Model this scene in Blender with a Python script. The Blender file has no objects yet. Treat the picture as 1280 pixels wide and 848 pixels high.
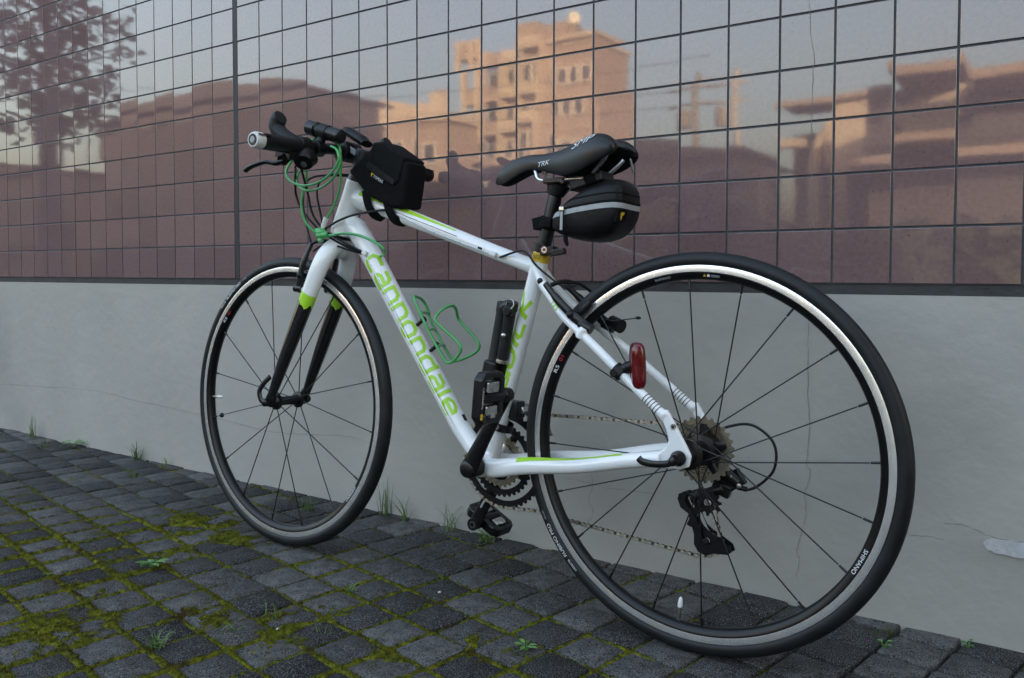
import bpy, bmesh, math, random
from mathutils import Vector, Matrix, noise
from mathutils.bvhtree import BVHTree
R = math.radians
random.seed(7)
sc = bpy.context.scene
COL = sc.collection

# ------------------------------------------------------------------ camera, sky, sun, exposure
cam = bpy.data.cameras.new("camera")
cam_o = bpy.data.objects.new("camera", cam); COL.objects.link(cam_o); sc.camera = cam_o
YAW, PITCH, ROLL = 0.60490, 0.03612, 0.00161
fwd = Vector((-math.sin(YAW)*math.cos(PITCH), math.cos(YAW)*math.cos(PITCH), -math.sin(PITCH)))
rt = Vector((math.cos(YAW), math.sin(YAW), 0)); up = rt.cross(fwd)
r2 = math.cos(ROLL)*rt + math.sin(ROLL)*up; u2 = -math.sin(ROLL)*rt + math.cos(ROLL)*up
cam_o.matrix_world = Matrix(((r2.x, u2.x, -fwd.x, 2.1693), (r2.y, u2.y, -fwd.y, -1.6521), (r2.z, u2.z, -fwd.z, 0.6425), (0, 0, 0, 1)))
cam.sensor_width = 36.0; cam.lens = 36.0*1053.25/1280.0
cam.shift_y = -(424-379.77)/1280.0
cam.clip_start = 0.05; cam.clip_end = 2000

SUN_EL, SUN_AZ = 11.0, 36.0            # azimuth from +Y towards +X: low sun behind the tiled building
world = bpy.data.worlds.new("World"); sc.world = world; world.use_nodes = True
wn = world.node_tree; wn.nodes.clear()
sky = wn.nodes.new("ShaderNodeTexSky"); sky.sky_type = 'NISHITA'; sky.sun_disc = False
sky.sun_elevation = R(SUN_EL); sky.sun_rotation = R(SUN_AZ); sky.air_density = 1.0; sky.dust_density = 9.0; sky.ozone_density = 0.0
bg = wn.nodes.new("ShaderNodeBackground"); bg.inputs[1].default_value = 0.15
wo = wn.nodes.new("ShaderNodeOutputWorld")
wn.links.new(sky.outputs[0], bg.inputs[0]); wn.links.new(bg.outputs[0], wo.inputs[0])

sun = bpy.data.lights.new("sun", 'SUN'); sun.energy = 2.0; sun.angle = R(0.5); sun.color = (1.0, 0.80, 0.58)
sun_o = bpy.data.objects.new("sun", sun); COL.objects.link(sun_o)
sd = Vector((math.sin(R(SUN_AZ))*math.cos(R(SUN_EL)), math.cos(R(SUN_AZ))*math.cos(R(SUN_EL)), math.sin(R(SUN_EL))))
sun_o.rotation_euler = sd.to_track_quat('Z', 'Y').to_euler(); sun_o.location = sd*60

vs = sc.view_settings; vs.view_transform = 'Standard'; vs.look = 'None'; vs.gamma = 1.0; vs.use_curve_mapping = False
vs.exposure = 3.3
sc.cycles.max_bounces = 8; sc.cycles.use_denoising = True

# ------------------------------------------------------------------ materials
def mat(name, col, rough=0.5, metal=0.0, var=0.0, vscale=20.0, bump=0.0, bscale=200.0, coat=0.0, ior=1.5, spots=None, objrand=0.0, spec=None, bump2=None):
    m = bpy.data.materials.new(name); m.use_nodes = True
    nt = m.node_tree; N = nt.nodes; L = nt.links
    b = N["Principled BSDF"]
    b.inputs["Base Color"].default_value = (*col, 1); b.inputs["Roughness"].default_value = rough; b.inputs["Metallic"].default_value = metal
    b.inputs["IOR"].default_value = ior
    if spec is not None: b.inputs["Specular IOR Level"].default_value = spec
    if coat: b.inputs["Coat Weight"].default_value = coat; b.inputs["Coat Roughness"].default_value = 0.05
    tc = N.new("ShaderNodeTexCoord"); csock = None
    geo = N.new("ShaderNodeNewGeometry")
    src = geo.outputs["Position"]
    if var:
        n1 = N.new("ShaderNodeTexNoise"); n1.inputs["Scale"].default_value = vscale; n1.inputs["Detail"].default_value = 6
        L.new(src, n1.inputs["Vector"])
        mr = N.new("ShaderNodeMapRange"); mr.inputs[1].default_value = 0.3; mr.inputs[2].default_value = 0.7
        mr.inputs[3].default_value = 1-var; mr.inputs[4].default_value = 1+var
        L.new(n1.outputs[0], mr.inputs[0])
        mx = N.new("ShaderNodeMix"); mx.data_type = 'RGBA'; mx.blend_type = 'MULTIPLY'; mx.inputs[0].default_value = 1
        mx.inputs[6].default_value = (*col, 1); L.new(mr.outputs[0], mx.inputs[7]); csock = mx.outputs[2]
        rr = N.new("ShaderNodeMapRange"); rr.inputs[3].default_value = max(0.02, rough*(1-var*0.6)); rr.inputs[4].default_value = min(1, rough*(1+var*0.6))
        L.new(n1.outputs[0], rr.inputs[0]); L.new(rr.outputs[0], b.inputs["Roughness"])
    if objrand:
        oi = N.new("ShaderNodeObjectInfo"); mr = N.new("ShaderNodeMapRange"); mr.inputs[3].default_value = 1-objrand; mr.inputs[4].default_value = 1+objrand
        L.new(oi.outputs["Random"], mr.inputs[0])
        mx = N.new("ShaderNodeMix"); mx.data_type = 'RGBA'; mx.blend_type = 'MULTIPLY'; mx.inputs[0].default_value = 1
        if csock: L.new(csock, mx.inputs[6])
        else: mx.inputs[6].default_value = (*col, 1)
        L.new(mr.outputs[0], mx.inputs[7]); csock = mx.outputs[2]
    for sp in (spots or []):
        scol, sscale, thr, soft = sp
        n2 = N.new("ShaderNodeTexNoise"); n2.inputs["Scale"].default_value = sscale; n2.inputs["Detail"].default_value = 3
        L.new(src, n2.inputs["Vector"])
        mr = N.new("ShaderNodeMapRange"); mr.inputs[1].default_value = thr; mr.inputs[2].default_value = thr+soft
        L.new(n2.outputs[0], mr.inputs[0])
        mx = N.new("ShaderNodeMix"); mx.data_type = 'RGBA'; L.new(mr.outputs[0], mx.inputs[0])
        if csock: L.new(csock, mx.inputs[6])
        else: mx.inputs[6].default_value = (*col, 1)
        mx.inputs[7].default_value = (*scol, 1); csock = mx.outputs[2]
    if csock: L.new(csock, b.inputs["Base Color"])
    prev = None
    for bs, bb in ([(bscale, bump)] if bump else []) + ([bump2] if bump2 else []):
        n3 = N.new("ShaderNodeTexNoise"); n3.inputs["Scale"].default_value = bs; n3.inputs["Detail"].default_value = 4
        L.new(src, n3.inputs["Vector"])
        bm_ = N.new("ShaderNodeBump"); bm_.inputs["Strength"].default_value = bb; bm_.inputs["Distance"].default_value = 0.5/bs
        L.new(n3.outputs[0], bm_.inputs["Height"])
        if prev: L.new(prev, bm_.inputs["Normal"])
        prev = bm_.outputs[0]
    if prev: L.new(prev, b.inputs["Normal"])
    return m

M = {}
M['tile'] = mat('glazed tile', (0.190, 0.121, 0.119), 0.034, var=0.10, vscale=120, ior=1.85, objrand=0.10, spots=[((0.025, 0.02, 0.022), 230, 0.675, 0.03), ((0.36, 0.30, 0.29), 400, 0.715, 0.03)], bump=0.0016, bscale=14)
M['grout'] = mat('grout', (0.060, 0.066, 0.074), 0.8, var=0.3, vscale=30, bump=0.3, bscale=400)
M['sealant'] = mat('sealant', (0.018, 0.019, 0.02), 0.6, var=0.3, vscale=15)
M['flashing'] = mat('flashing', (0.030, 0.030, 0.031), 0.6, var=0.5, vscale=18, bump=0.3, bscale=150)
M['plaster'] = mat('plaster', (0.375, 0.360, 0.328), 0.40, var=0.07, vscale=3.0, spots=[((0.20, 0.20, 0.19), 130, 0.755, 0.03), ((0.29, 0.285, 0.26), 1.7, 0.58, 0.25)], bump=0.10, bscale=25, bump2=(350, 0.06))
M['render_upper'] = mat('upper wall', (0.30, 0.25, 0.24), 0.8, var=0.1, vscale=0.6)
M['crack'] = mat('crack', (0.21, 0.20, 0.18), 0.9)
M['flake'] = mat('bare render', (0.45, 0.455, 0.46), 0.8, var=0.15, vscale=120, bump=0.4, bscale=500)
M['paver'] = mat('paver', (0.047, 0.0450, 0.0425), 0.85, spec=0.15, var=0.5, vscale=38, objrand=0.80, spots=[((0.21, 0.21, 0.215), 560, 0.56, 0.08), ((0.008, 0.008, 0.009), 260, 0.57, 0.08), ((0.045, 0.045, 0.014), 11, 0.66, 0.10)], bump=0.55, bscale=260, bump2=(70, 0.30))
M['soil'] = mat('soil', (0.022, 0.021, 0.013), 0.95, var=0.5, vscale=60, spots=[((0.045, 0.05, 0.01), 20, 0.5, 0.15)], bump=0.8, bscale=150)
M['moss'] = mat('moss', (0.092, 0.095, 0.008), 0.95, var=0.7, vscale=60, spots=[((0.045, 0.028, 0.010), 16, 0.57, 0.12), ((0.17, 0.165, 0.018), 45, 0.60, 0.1), ((0.02, 0.022, 0.005), 150, 0.58, 0.1)], bump=1.0, bscale=420, spec=0.1)
M['grass'] = mat('grass', (0.085, 0.15, 0.03), 0.5, var=0.4, vscale=30)
M['weed'] = mat('weed', (0.10, 0.22, 0.05), 0.5, var=0.3, vscale=60)
M['asphalt'] = mat('asphalt', (0.05, 0.05, 0.052), 0.9, var=0.3, vscale=4, bump=0.5, bscale=80)
M['white'] = mat('white paint', (0.79, 0.80, 0.80), 0.13, var=0.02, vscale=12, coat=0.6)
M['lime'] = mat('lime paint', (0.36, 0.66, 0.035), 0.28)
M['carbon'] = mat('black carbon', (0.008, 0.008, 0.009), 0.14, coat=0.8, var=0.3, vscale=150)
M['black'] = mat('black anodised', (0.007, 0.007, 0.0075), 0.30, var=0.3, vscale=60, spec=0.4)
M['plastic'] = mat('black plastic', (0.006, 0.006, 0.0065), 0.42, var=0.3, vscale=40, spec=0.3)
M['rubber'] = mat('tyre rubber', (0.009, 0.010, 0.0115), 0.50, var=0.35, vscale=25, bump=0.12, bscale=700, spec=0.32)
M['rimblack'] = mat('rim black', (0.005, 0.005, 0.0055), 0.30, var=0.2, vscale=30, spec=0.3)
M['track'] = mat('brake track', (0.95, 0.94, 0.92), 0.27, metal=0.85, var=0.06, vscale=40)
M['steel'] = mat('steel', (0.60, 0.59, 0.57), 0.28, metal=1.0, var=0.2, vscale=90)
M['cog'] = mat('cog steel', (0.50, 0.44, 0.34), 0.24, metal=0.95, var=0.08, vscale=40)
M['chaindark'] = mat('chain inner links', (0.13, 0.105, 0.08), 0.4, metal=0.9)
M['chainm'] = mat('chain steel', (0.82, 0.76, 0.66), 0.30, metal=0.95, var=0.12, vscale=60)
M['cordura'] = mat('black cordura', (0.0045, 0.0045, 0.005), 0.85, var=0.4, vscale=200, bump=0.5, bscale=800, spec=0.15, bump2=(45, 0.25))
M['bagshell'] = mat('black bag shell', (0.0045, 0.0045, 0.005), 0.48, var=0.3, vscale=80, bump=0.25, bscale=600, spec=0.22, bump2=(40, 0.15))
M['reflective'] = mat('grey reflective tape', (0.33, 0.34, 0.35), 0.45, var=0.1, vscale=90)
M['leather'] = mat('saddle leather', (0.006, 0.0065, 0.007), 0.33, spec=0.4, var=0.2, vscale=50, bump=0.10, bscale=900)
M['greenwire'] = mat('green wire', (0.045, 0.31, 0.075), 0.30, coat=0.3)
M['greencable'] = mat('green cable', (0.06, 0.36, 0.10), 0.35, coat=0.3)
M['print'] = mat('white print', (0.72, 0.73, 0.74), 0.5)
M['redprint'] = mat('red print', (0.45, 0.02, 0.025), 0.5)
M['yellow'] = mat('yellow sticker', (0.62, 0.40, 0.02), 0.4)
M['whiteplastic'] = mat('white plastic', (0.70, 0.71, 0.70), 0.35)
M['redlens'] = mat('red lens', (0.11, 0.003, 0.006), 0.10, coat=0.5, var=0.35, vscale=160)
M['pumpgrey'] = mat('pump graphite', (0.018, 0.0185, 0.019), 0.45, var=0.2, vscale=80)
M['trans'] = mat('spoke disc', (0.55, 0.55, 0.55), 0.15)

# ------------------------------------------------------------------ mesh helpers
def link(o, parent=None):
    COL.objects.link(o)
    if parent: o.parent = parent
    return o
def tag(o, label=None, cat=None, group=None, kind=None):
    if label: o["label"] = label
    if cat: o["category"] = cat
    if group: o["group"] = group
    if kind: o["kind"] = kind
    return o
def empty(name, loc=(0, 0, 0), parent=None):
    o = bpy.data.objects.new(name, None); o.location = loc; o.empty_display_size = 0.1
    return link(o, parent)
def catmull(pts, k=6, closed=False):
    P = [Vector(p) for p in pts]; n = len(P); out = []
    rng = range(n) if closed else range(n-1)
    for i in rng:
        if closed: a, b, c, d = P[(i-1) % n], P[i], P[(i+1) % n], P[(i+2) % n]
        else: a, b, c, d = P[max(i-1, 0)], P[i], P[i+1], P[min(i+2, n-1)]
        for j in range(k):
            t = j/k
            out.append(0.5*((2*b)+(c-a)*t+(2*a-5*b+4*c-d)*t*t+(3*b-a-3*c+d)*t**3))
    if not closed: out.append(P[-1].copy())
    return out
class MB:
    def __init__(s): s.v = []; s.f = []
    def add(s, vs, fs):
        o = len(s.v); s.v += [tuple(v) for v in vs]; s.f += [tuple(i+o for i in f) for f in fs]; return s
    def box(s, c, d, rot=None):
        hx, hy, hz = d[0]/2, d[1]/2, d[2]/2; c = Vector(c)
        vs = [Vector((x, y, z)) for x in (-hx, hx) for y in (-hy, hy) for z in (-hz, hz)]
        if rot is not None: vs = [rot @ v for v in vs]
        return s.add([v+c for v in vs], [(0, 1, 3, 2), (4, 6, 7, 5), (0, 4, 5, 1), (2, 3, 7, 6), (0, 2, 6, 4), (1, 5, 7, 3)])
    def tube(s, pts, r, n=12, ref=(0, 1, 0), cap=True, closed=False, ang=0.0):
        P = [Vector(p) for p in pts]; m = len(P)
        rad = r if isinstance(r, (list, tuple)) and len(r) == m else [r]*m
        ref = Vector(ref); vs = []; fs = []; side = None
        for i, p in enumerate(P):
            if closed: t = P[(i+1) % m]-P[(i-1) % m]
            else: t = P[min(i+1, m-1)]-P[max(i-1, 0)]
            t.normalize()
            if side is None:
                side = ref-t*ref.dot(t)
                if side.length < 1e-4: side = Vector((1, 0, 0))-t*t.x
                if side.length < 1e-4: side = Vector((0, 0, 1))-t*t.z
            else: side = side-t*side.dot(t)
            side.normalize(); oth = t.cross(side)
            ra, rb = rad[i] if isinstance(rad[i], (tuple, list)) else (rad[i], rad[i])
            for k in range(n):
                a = 2*math.pi*k/n+ang; vs.append(p+side*(ra*math.cos(a))+oth*(rb*math.sin(a)))
        for i in range(m if closed else m-1):
            for k in range(n):
                a = i*n+k; b = i*n+(k+1) % n; j = ((i+1) % m)*n
                fs.append((a, b, j+(k+1) % n, j+k))
        if cap and not closed:
            fs.append(tuple(range(n-1, -1, -1))); fs.append(tuple((m-1)*n+k for k in range(n)))
        return s.add(vs, fs)
    def lathe(s, o, axis, prof, n=24, cap=True, closed=False):
        o = Vector(o); ax = Vector(axis).normalized()
        sd_ = ax.cross(Vector((0, 0, 1)))
        if sd_.length < 1e-3: sd_ = ax.cross(Vector((1, 0, 0)))
        sd_.normalize(); ot = ax.cross(sd_); vs = []; fs = []
        for a, r in prof:
            for k in range(n):
                t = 2*math.pi*k/n; vs.append(o+ax*a+sd_*(r*math.cos(t))+ot*(r*math.sin(t)))
        m = len(prof)
        for i in range(m if closed else m-1):
            for k in range(n):
                j = ((i+1) % m)*n
                fs.append((i*n+k, i*n+(k+1) % n, j+(k+1) % n, j+k))
        if cap and not closed:
            fs.append(tuple(range(n-1, -1, -1))); fs.append(tuple((m-1)*n+k for k in range(n)))
        return s.add(vs, fs)
    def prism(s, poly, o, ex, ey, ez, d0, d1):
        o, ex, ey, ez = Vector(o), Vector(ex), Vector(ey), Vector(ez); n = len(poly)
        vs = [o+ex*x+ey*y+ez*d0 for x, y in poly]+[o+ex*x+ey*y+ez*d1 for x, y in poly]
        fs = [tuple(range(n-1, -1, -1)), tuple(range(n, 2*n))]+[(k, (k+1) % n, n+(k+1) % n, n+k) for k in range(n)]
        return s.add(vs, fs)
    def ring(s, outer, inner, o, ex, ey, ez, d0, d1):      # plate with one hole; both outlines same count
        o, ex, ey, ez = Vector(o), Vector(ex), Vector(ey), Vector(ez); n = len(outer)
        P = lambda q, d: [o+ex*x+ey*y+ez*d for x, y in q]
        vs = P(outer, d0)+P(inner, d0)+P(outer, d1)+P(inner, d1); fs = []
        for k in range(n):
            j = (k+1) % n
            fs += [(k, n+k, n+j, j), (2*n+k, 2*n+j, 3*n+j, 3*n+k), (k, j, 2*n+j, 2*n+k), (n+k, 3*n+k, 3*n+j, n+j)]
        return s.add(vs, fs)
    def ball(s, c, r, n=12, m=8, sc_=(1, 1, 1)):
        c = Vector(c); vs = [c+Vector((0, 0, r*sc_[2]))]; fs = []
        for i in range(1, m):
            t = math.pi*i/m
            for k in range(n):
                p = 2*math.pi*k/n; vs.append(c+Vector((r*math.sin(t)*math.cos(p)*sc_[0], r*math.sin(t)*math.sin(p)*sc_[1], r*math.cos(t)*sc_[2])))
        vs.append(c-Vector((0, 0, r*sc_[2])))
        for k in range(n):
            fs.append((0, 1+k, 1+(k+1) % n))
            for i in range(m-2): fs.append((1+i*n+k, 1+(i+1)*n+k, 1+(i+1)*n+(k+1) % n, 1+i*n+(k+1) % n))
            fs.append((1+(m-2)*n+k, len(vs)-1, 1+(m-2)*n+(k+1) % n))
        return s.add(vs, fs)
    def mesh(s, name, mt, smooth=True, angle=38):
        me = bpy.data.meshes.new(name); me.from_pydata(s.v, [], s.f)
        bm = bmesh.new(); bm.from_mesh(me); bmesh.ops.recalc_face_normals(bm, faces=bm.faces); bm.to_mesh(me); bm.free()
        if smooth:
            me.polygons.foreach_set("use_smooth", [True]*len(me.polygons)); me.set_sharp_from_angle(angle=R(angle))
        if mt: me.materials.append(M[mt])
        me.update(); return me
    def build(s, name, mt, parent=None, smooth=True, angle=38, bevel=0.0, sub=0, seg=2):
        o = bpy.data.objects.new(name, s.mesh(name, mt, smooth, angle)); link(o, parent)
        if bevel:
            b = o.modifiers.new("b", 'BEVEL'); b.width = bevel; b.segments = seg; b.limit_method = 'ANGLE'; b.angle_limit = R(35); b.harden_normals = False
        if sub:
            q = o.modifiers.new("s", 'SUBSURF'); q.levels = sub; q.render_levels = sub
        return o
def transform_mb(mb, mtx):
    mb.v = [tuple(mtx @ Vector(v)) for v in mb.v]; return mb
_fonts = {}
def text_mesh(body, size, cut=0.004):
    cu = bpy.data.curves.new("t", 'FONT'); cu.body = body; cu.size = size; cu.align_x = 'CENTER'; cu.align_y = 'CENTER'
    o = bpy.data.objects.new("t", cu); COL.objects.link(o)
    dg = bpy.context.evaluated_depsgraph_get(); dg.update()
    me = bpy.data.meshes.new_from_object(o.evaluated_get(dg)); bpy.data.objects.remove(o); bpy.data.curves.remove(cu)
    bm = bmesh.new(); bm.from_mesh(me)
    for _ in range(3):
        es = [e for e in bm.edges if e.calc_length() > cut]
        if not es: break
        bmesh.ops.subdivide_edges(bm, edges=es, cuts=1); bmesh.ops.triangulate(bm, faces=bm.faces)
    vs = [v.co.copy() for v in bm.verts]; bm.verts.ensure_lookup_table(); fs = [tuple(v.index for v in f.verts) for f in bm.faces]
    bm.free(); bpy.data.meshes.remove(me); return vs, fs
def stroke_mesh(strokes, w, cut=0.003):
    """flat ribbons (2D) from polylines with mitred joints; returns verts (x,y), faces"""
    vs = []; fs = []
    for st in strokes:
        closed = st[0] == st[-1] and len(st) > 3
        P = [Vector(p) for p in (st[:-1] if closed else st)]
        Q = []
        for i in range(len(P) if closed else len(P)-1):
            a, b = P[i], P[(i+1) % len(P)]; k = max(1, int((b-a).length/cut))
            Q += [a.lerp(b, j/k) for j in range(k)]
        if not closed: Q.append(P[-1])
        n = len(Q); o = len(vs)
        for i, p in enumerate(Q):
            t0 = (p-Q[(i-1) % n]) if (closed or i > 0) else (Q[1]-p)
            t1 = (Q[(i+1) % n]-p) if (closed or i < n-1) else t0
            t0 = t0.normalized(); t1 = t1.normalized(); t = (t0+t1).normalized(); nn = Vector((-t.y, t.x)); kk = min(1.6, 1/max(0.3, nn.dot(Vector((-t0.y, t0.x)))))
            for j in (-1, -0.33, 0.33, 1): vs.append(p+nn*(w/2*kk*j))
        for i in range(n if closed else n-1):
            a = o+4*i; b = o+4*((i+1) % n)
            for j in range(3): fs.append((a+j, b+j, b+j+1, a+j+1))
    return vs, fs

# ------------------------------------------------------------------ setting: ground, pavement, tiled building
P_T = 0.103                       # tile pitch
Z0 = 0.6232                       # lower edge of the tiles
def ground():
    mb = MB(); mb.add([(-400, -400, -0.02), (400, -400, -0.02), (400, 400, -0.02), (-400, 400, -0.02)], [(0, 1, 2, 3)])
    tag(mb.build('ground', 'asphalt', smooth=False), kind='structure')
ground()

def project(p):
    d = Vector(p)-cam_o.matrix_world.translation
    z = d.dot(fwd)
    if z < 0.05: return None
    return (640+1053.25*d.dot(r2)/z, 379.77-1053.25*d.dot(u2)/z, z)

PAV, PAV_A = 0.0975, R(-10.2)
PU = Vector((math.cos(PAV_A), math.sin(PAV_A), 0)); PV = Vector((-math.sin(PAV_A), math.cos(PAV_A), 0)); PO = Vector((1.261, -0.223, 0))
def pavement():
    bed = MB(); bed.add([(-3.2, -2.4, -0.012), (4.2, -2.4, -0.012), (4.2, 0.02, -0.012), (-3.2, 0.02, -0.012)], [(0, 1, 2, 3)])
    root = tag(bed.build('pavement', 'soil', smooth=False), kind='structure')
    meshes = []
    for k in range(10):
        rnd = random.Random(100+k); h = PAV/2-0.0034; mb = MB()
        base = []
        for cx, cy in ((-1, -1), (1, -1), (1, 1), (-1, 1)):
            jx, jy = rnd.uniform(-.0016, .0008), rnd.uniform(-.0016, .0008); c = 0.003+rnd.random()*0.005
            X, Y = cx*(h+jx), cy*(h+jy)
            base += [(X-cx*c, Y), (X, Y-cy*c)] if cx*cy > 0 else [(X, Y-cy*c), (X-cx*c, Y)]
        base = base if True else base
        cen = [(x, y) for x, y in base]
        cen.sort(key=lambda q: math.atan2(q[1], q[0]))
        rings = []
        for sc_, z in ((1.0, -0.03), (1.0, -0.0042), (0.985, -0.0012), (0.955, 0.0)):
            rings.append([(x*sc_, y*sc_, z+(rnd.uniform(-.0006, .0006) if z > -.003 else 0)) for x, y in cen])
        vs = [v for r_ in rings for v in r_]+[(0, 0, 0.0006)]; fs = []
        for i in range(3):
            for j in range(8): fs.append((i*8+j, i*8+(j+1) % 8, i*8+8+(j+1) % 8, i*8+8+j))
        for j in range(8): fs.append((24+j, 24+(j+1) % 8, 32))
        meshes.append(MB().add(vs, fs).mesh('paver', 'paver', True, 50))
    cand = []
    for i in range(-48, 34):
        for j in range(-24, 12):
            c = PO+PU*((i+.5)*PAV)+PV*((j+.5)*PAV)
            if c.y > 0.055 or c.y < -2.2 or c.x < -3.1 or c.x > 4.1: continue
            q = project((c.x, c.y, 0)); vis = q is not None and -60 < q[0] < 1340 and 400 < q[1] < 910
            cand.append((0 if vis else 1, q[2] if q else 99, i, j, c))
    cand.sort(key=lambda a: a[:2])
    rest = MB(); rnd = random.Random(5)
    for n, (nv, z, i, j, c) in enumerate(cand):
        rot = Matrix.Rotation(PAV_A+rnd.choice((0, 1, 2, 3))*math.pi/2+rnd.uniform(-.012, .012), 4, 'Z') @ Matrix.Rotation(rnd.uniform(-.014, .014), 4, 'X') @ Matrix.Rotation(rnd.uniform(-.014, .014), 4, 'Y')
        loc = Vector((c.x+rnd.uniform(-.0012, .0012), c.y+rnd.uniform(-.0012, .0012), rnd.uniform(-.0028, .0012)))
        me = meshes[rnd.randrange(10)]
        if n < 300:
            o = bpy.data.objects.new('paver', me); link(o, root); o.matrix_local = Matrix.Translation(loc) @ rot
        else:
            mt = Matrix.Translation(loc) @ rot
            rest.add([mt @ v.co for v in me.vertices], [tuple(p.vertices) for p in me.polygons])
    tag(rest.build('paver_field', 'paver', root, True, 50), kind='stuff')
    return root
pave = pavement()

def moss():
    """one cushion of moss that fills the joints and swells over the setts in places"""
    blobs = [(.265, -.373, .10, 1.15), (.38, -.36, .09, .95), (.513, -.38, .085, 1.0), (.442, -.513, .09, .62), (.205, -.55, .10, .55), (1.3, -.503, .075, .9), (1.181, -.567, .06, .7), (.959, -.681, .10, .75), (.643, -.902, .12, .8),
             (1.123, -.411, .05, .75), (.779, -.721, .12, .75), (.62, -.832, .12, .75), (1.379, -.218, .03, .3), (1.369, -.493, .05, .7), (.835, -.239, .035, .5), (1.001, -.123, .03, .3), (.35, -.62, .10, .45), (.95, -.60, .09, .6), (.50, -.75, .12, .6), (1.02, -.56, .07, .6), (.72, -.86, .1, .7), (1.2, -.62, .08, .75), (.75, -.45, .06, .35)]
    x0, x1, y0, y1, st = -1.3, 2.25, -1.12, 0.0, 0.0048
    nx, ny = int((x1-x0)/st), int((y1-y0)/st)
    hmap = {}; vs = []; idx = {}
    def height(x, y):
        d = Vector((x, y, 0))-PO; a = d.dot(PU)/PAV; b = d.dot(PV)/PAV
        ja = abs(a-round(a))*PAV; jb = abs(b-round(b))*PAV; jd = min(ja, jb)
        # how mossy this place is: grows to the lower left of the picture, thin towards the right and the wall
        m = 0.42+0.55*noise.noise((x*2.3, y*2.3, 3.1))+0.35*noise.noise((x*9, y*9, 7.7))
        m += 0.40*max(0, min(1, (-y-0.18)/0.5))-0.75*max(0, min(1, (x-1.35)/0.55))-0.25*max(0, min(1, (0.1-x)/0.8))
        bl = 0
        for bx, by, br, bs in blobs:
            e = ((x-bx)**2+(y-by)**2)/(br*br)
            if e < 4: bl = max(bl, bs*math.exp(-e))
        bl *= 0.36+0.9*noise.noise((x*22, y*22, 1.3))+0.35*noise.noise((x*60, y*60, 4.3))
        w = 0.0036+0.0046*max(0, m)*(1+0.7*max(0, min(1, (-y-.35)/.4)))
        h = -0.0075+0.0100*max(0, min(1.15, m+0.05))*max(0, 1-(jd/w)**2)
        h = max(h, -0.0072+0.0165*max(0, bl)) if bl > 0.12 else h
        if h > -0.006: h += 0.0030*noise.noise((x*95, y*95, 9))+0.0022*noise.noise((x*210, y*210, 2))
        return h
    H = [[height(x0+i*st, y0+j*st) for j in range(ny+1)] for i in range(nx+1)]
    fs = []
    def vid(i, j):
        k = (i, j)
        if k not in idx: idx[k] = len(vs); vs.append((x0+i*st, y0+j*st, H[i][j]))
        return idx[k]
    for i in range(nx):
        for j in range(ny):
            if max(H[i][j], H[i+1][j], H[i][j+1], H[i+1][j+1]) > -0.0075: fs.append((vid(i, j), vid(i+1, j), vid(i+1, j+1), vid(i, j+1)))
    rnd = random.Random(3); mb = MB(); mb.add(vs, fs)
    spots = [(x0+i*st, y0+j*st, H[i][j]) for i in range(nx) for j in range(ny) if H[i][j] > -0.0025]
    for _ in range(70000):
        x, y, h = rnd.choice(spots); x += rnd.uniform(-st, st)/2; y += rnd.uniform(-st, st)/2
        a = rnd.uniform(0, 6.28); l = rnd.uniform(.0015, .0055); w = rnd.uniform(.0005, .0012); tx, ty = rnd.uniform(-.003, .003), rnd.uniform(-.003, .003)
        mb.add([(x-w*math.cos(a), y-w*math.sin(a), h-.001), (x+w*math.cos(a), y+w*math.sin(a), h-.001), (x+tx, y+ty, h+l)], [(0, 1, 2)])
    me = bpy.data.meshes.new('moss'); me.from_pydata(mb.v, [], mb.f); me.materials.append(M['moss'])
    me.polygons.foreach_set("use_smooth", [True]*len(me.polygons))
    o = link(bpy.data.objects.new('moss', me)); tag(o, 'olive green moss swelling between and over the dark setts', 'moss', kind='stuff')
moss()

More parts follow.
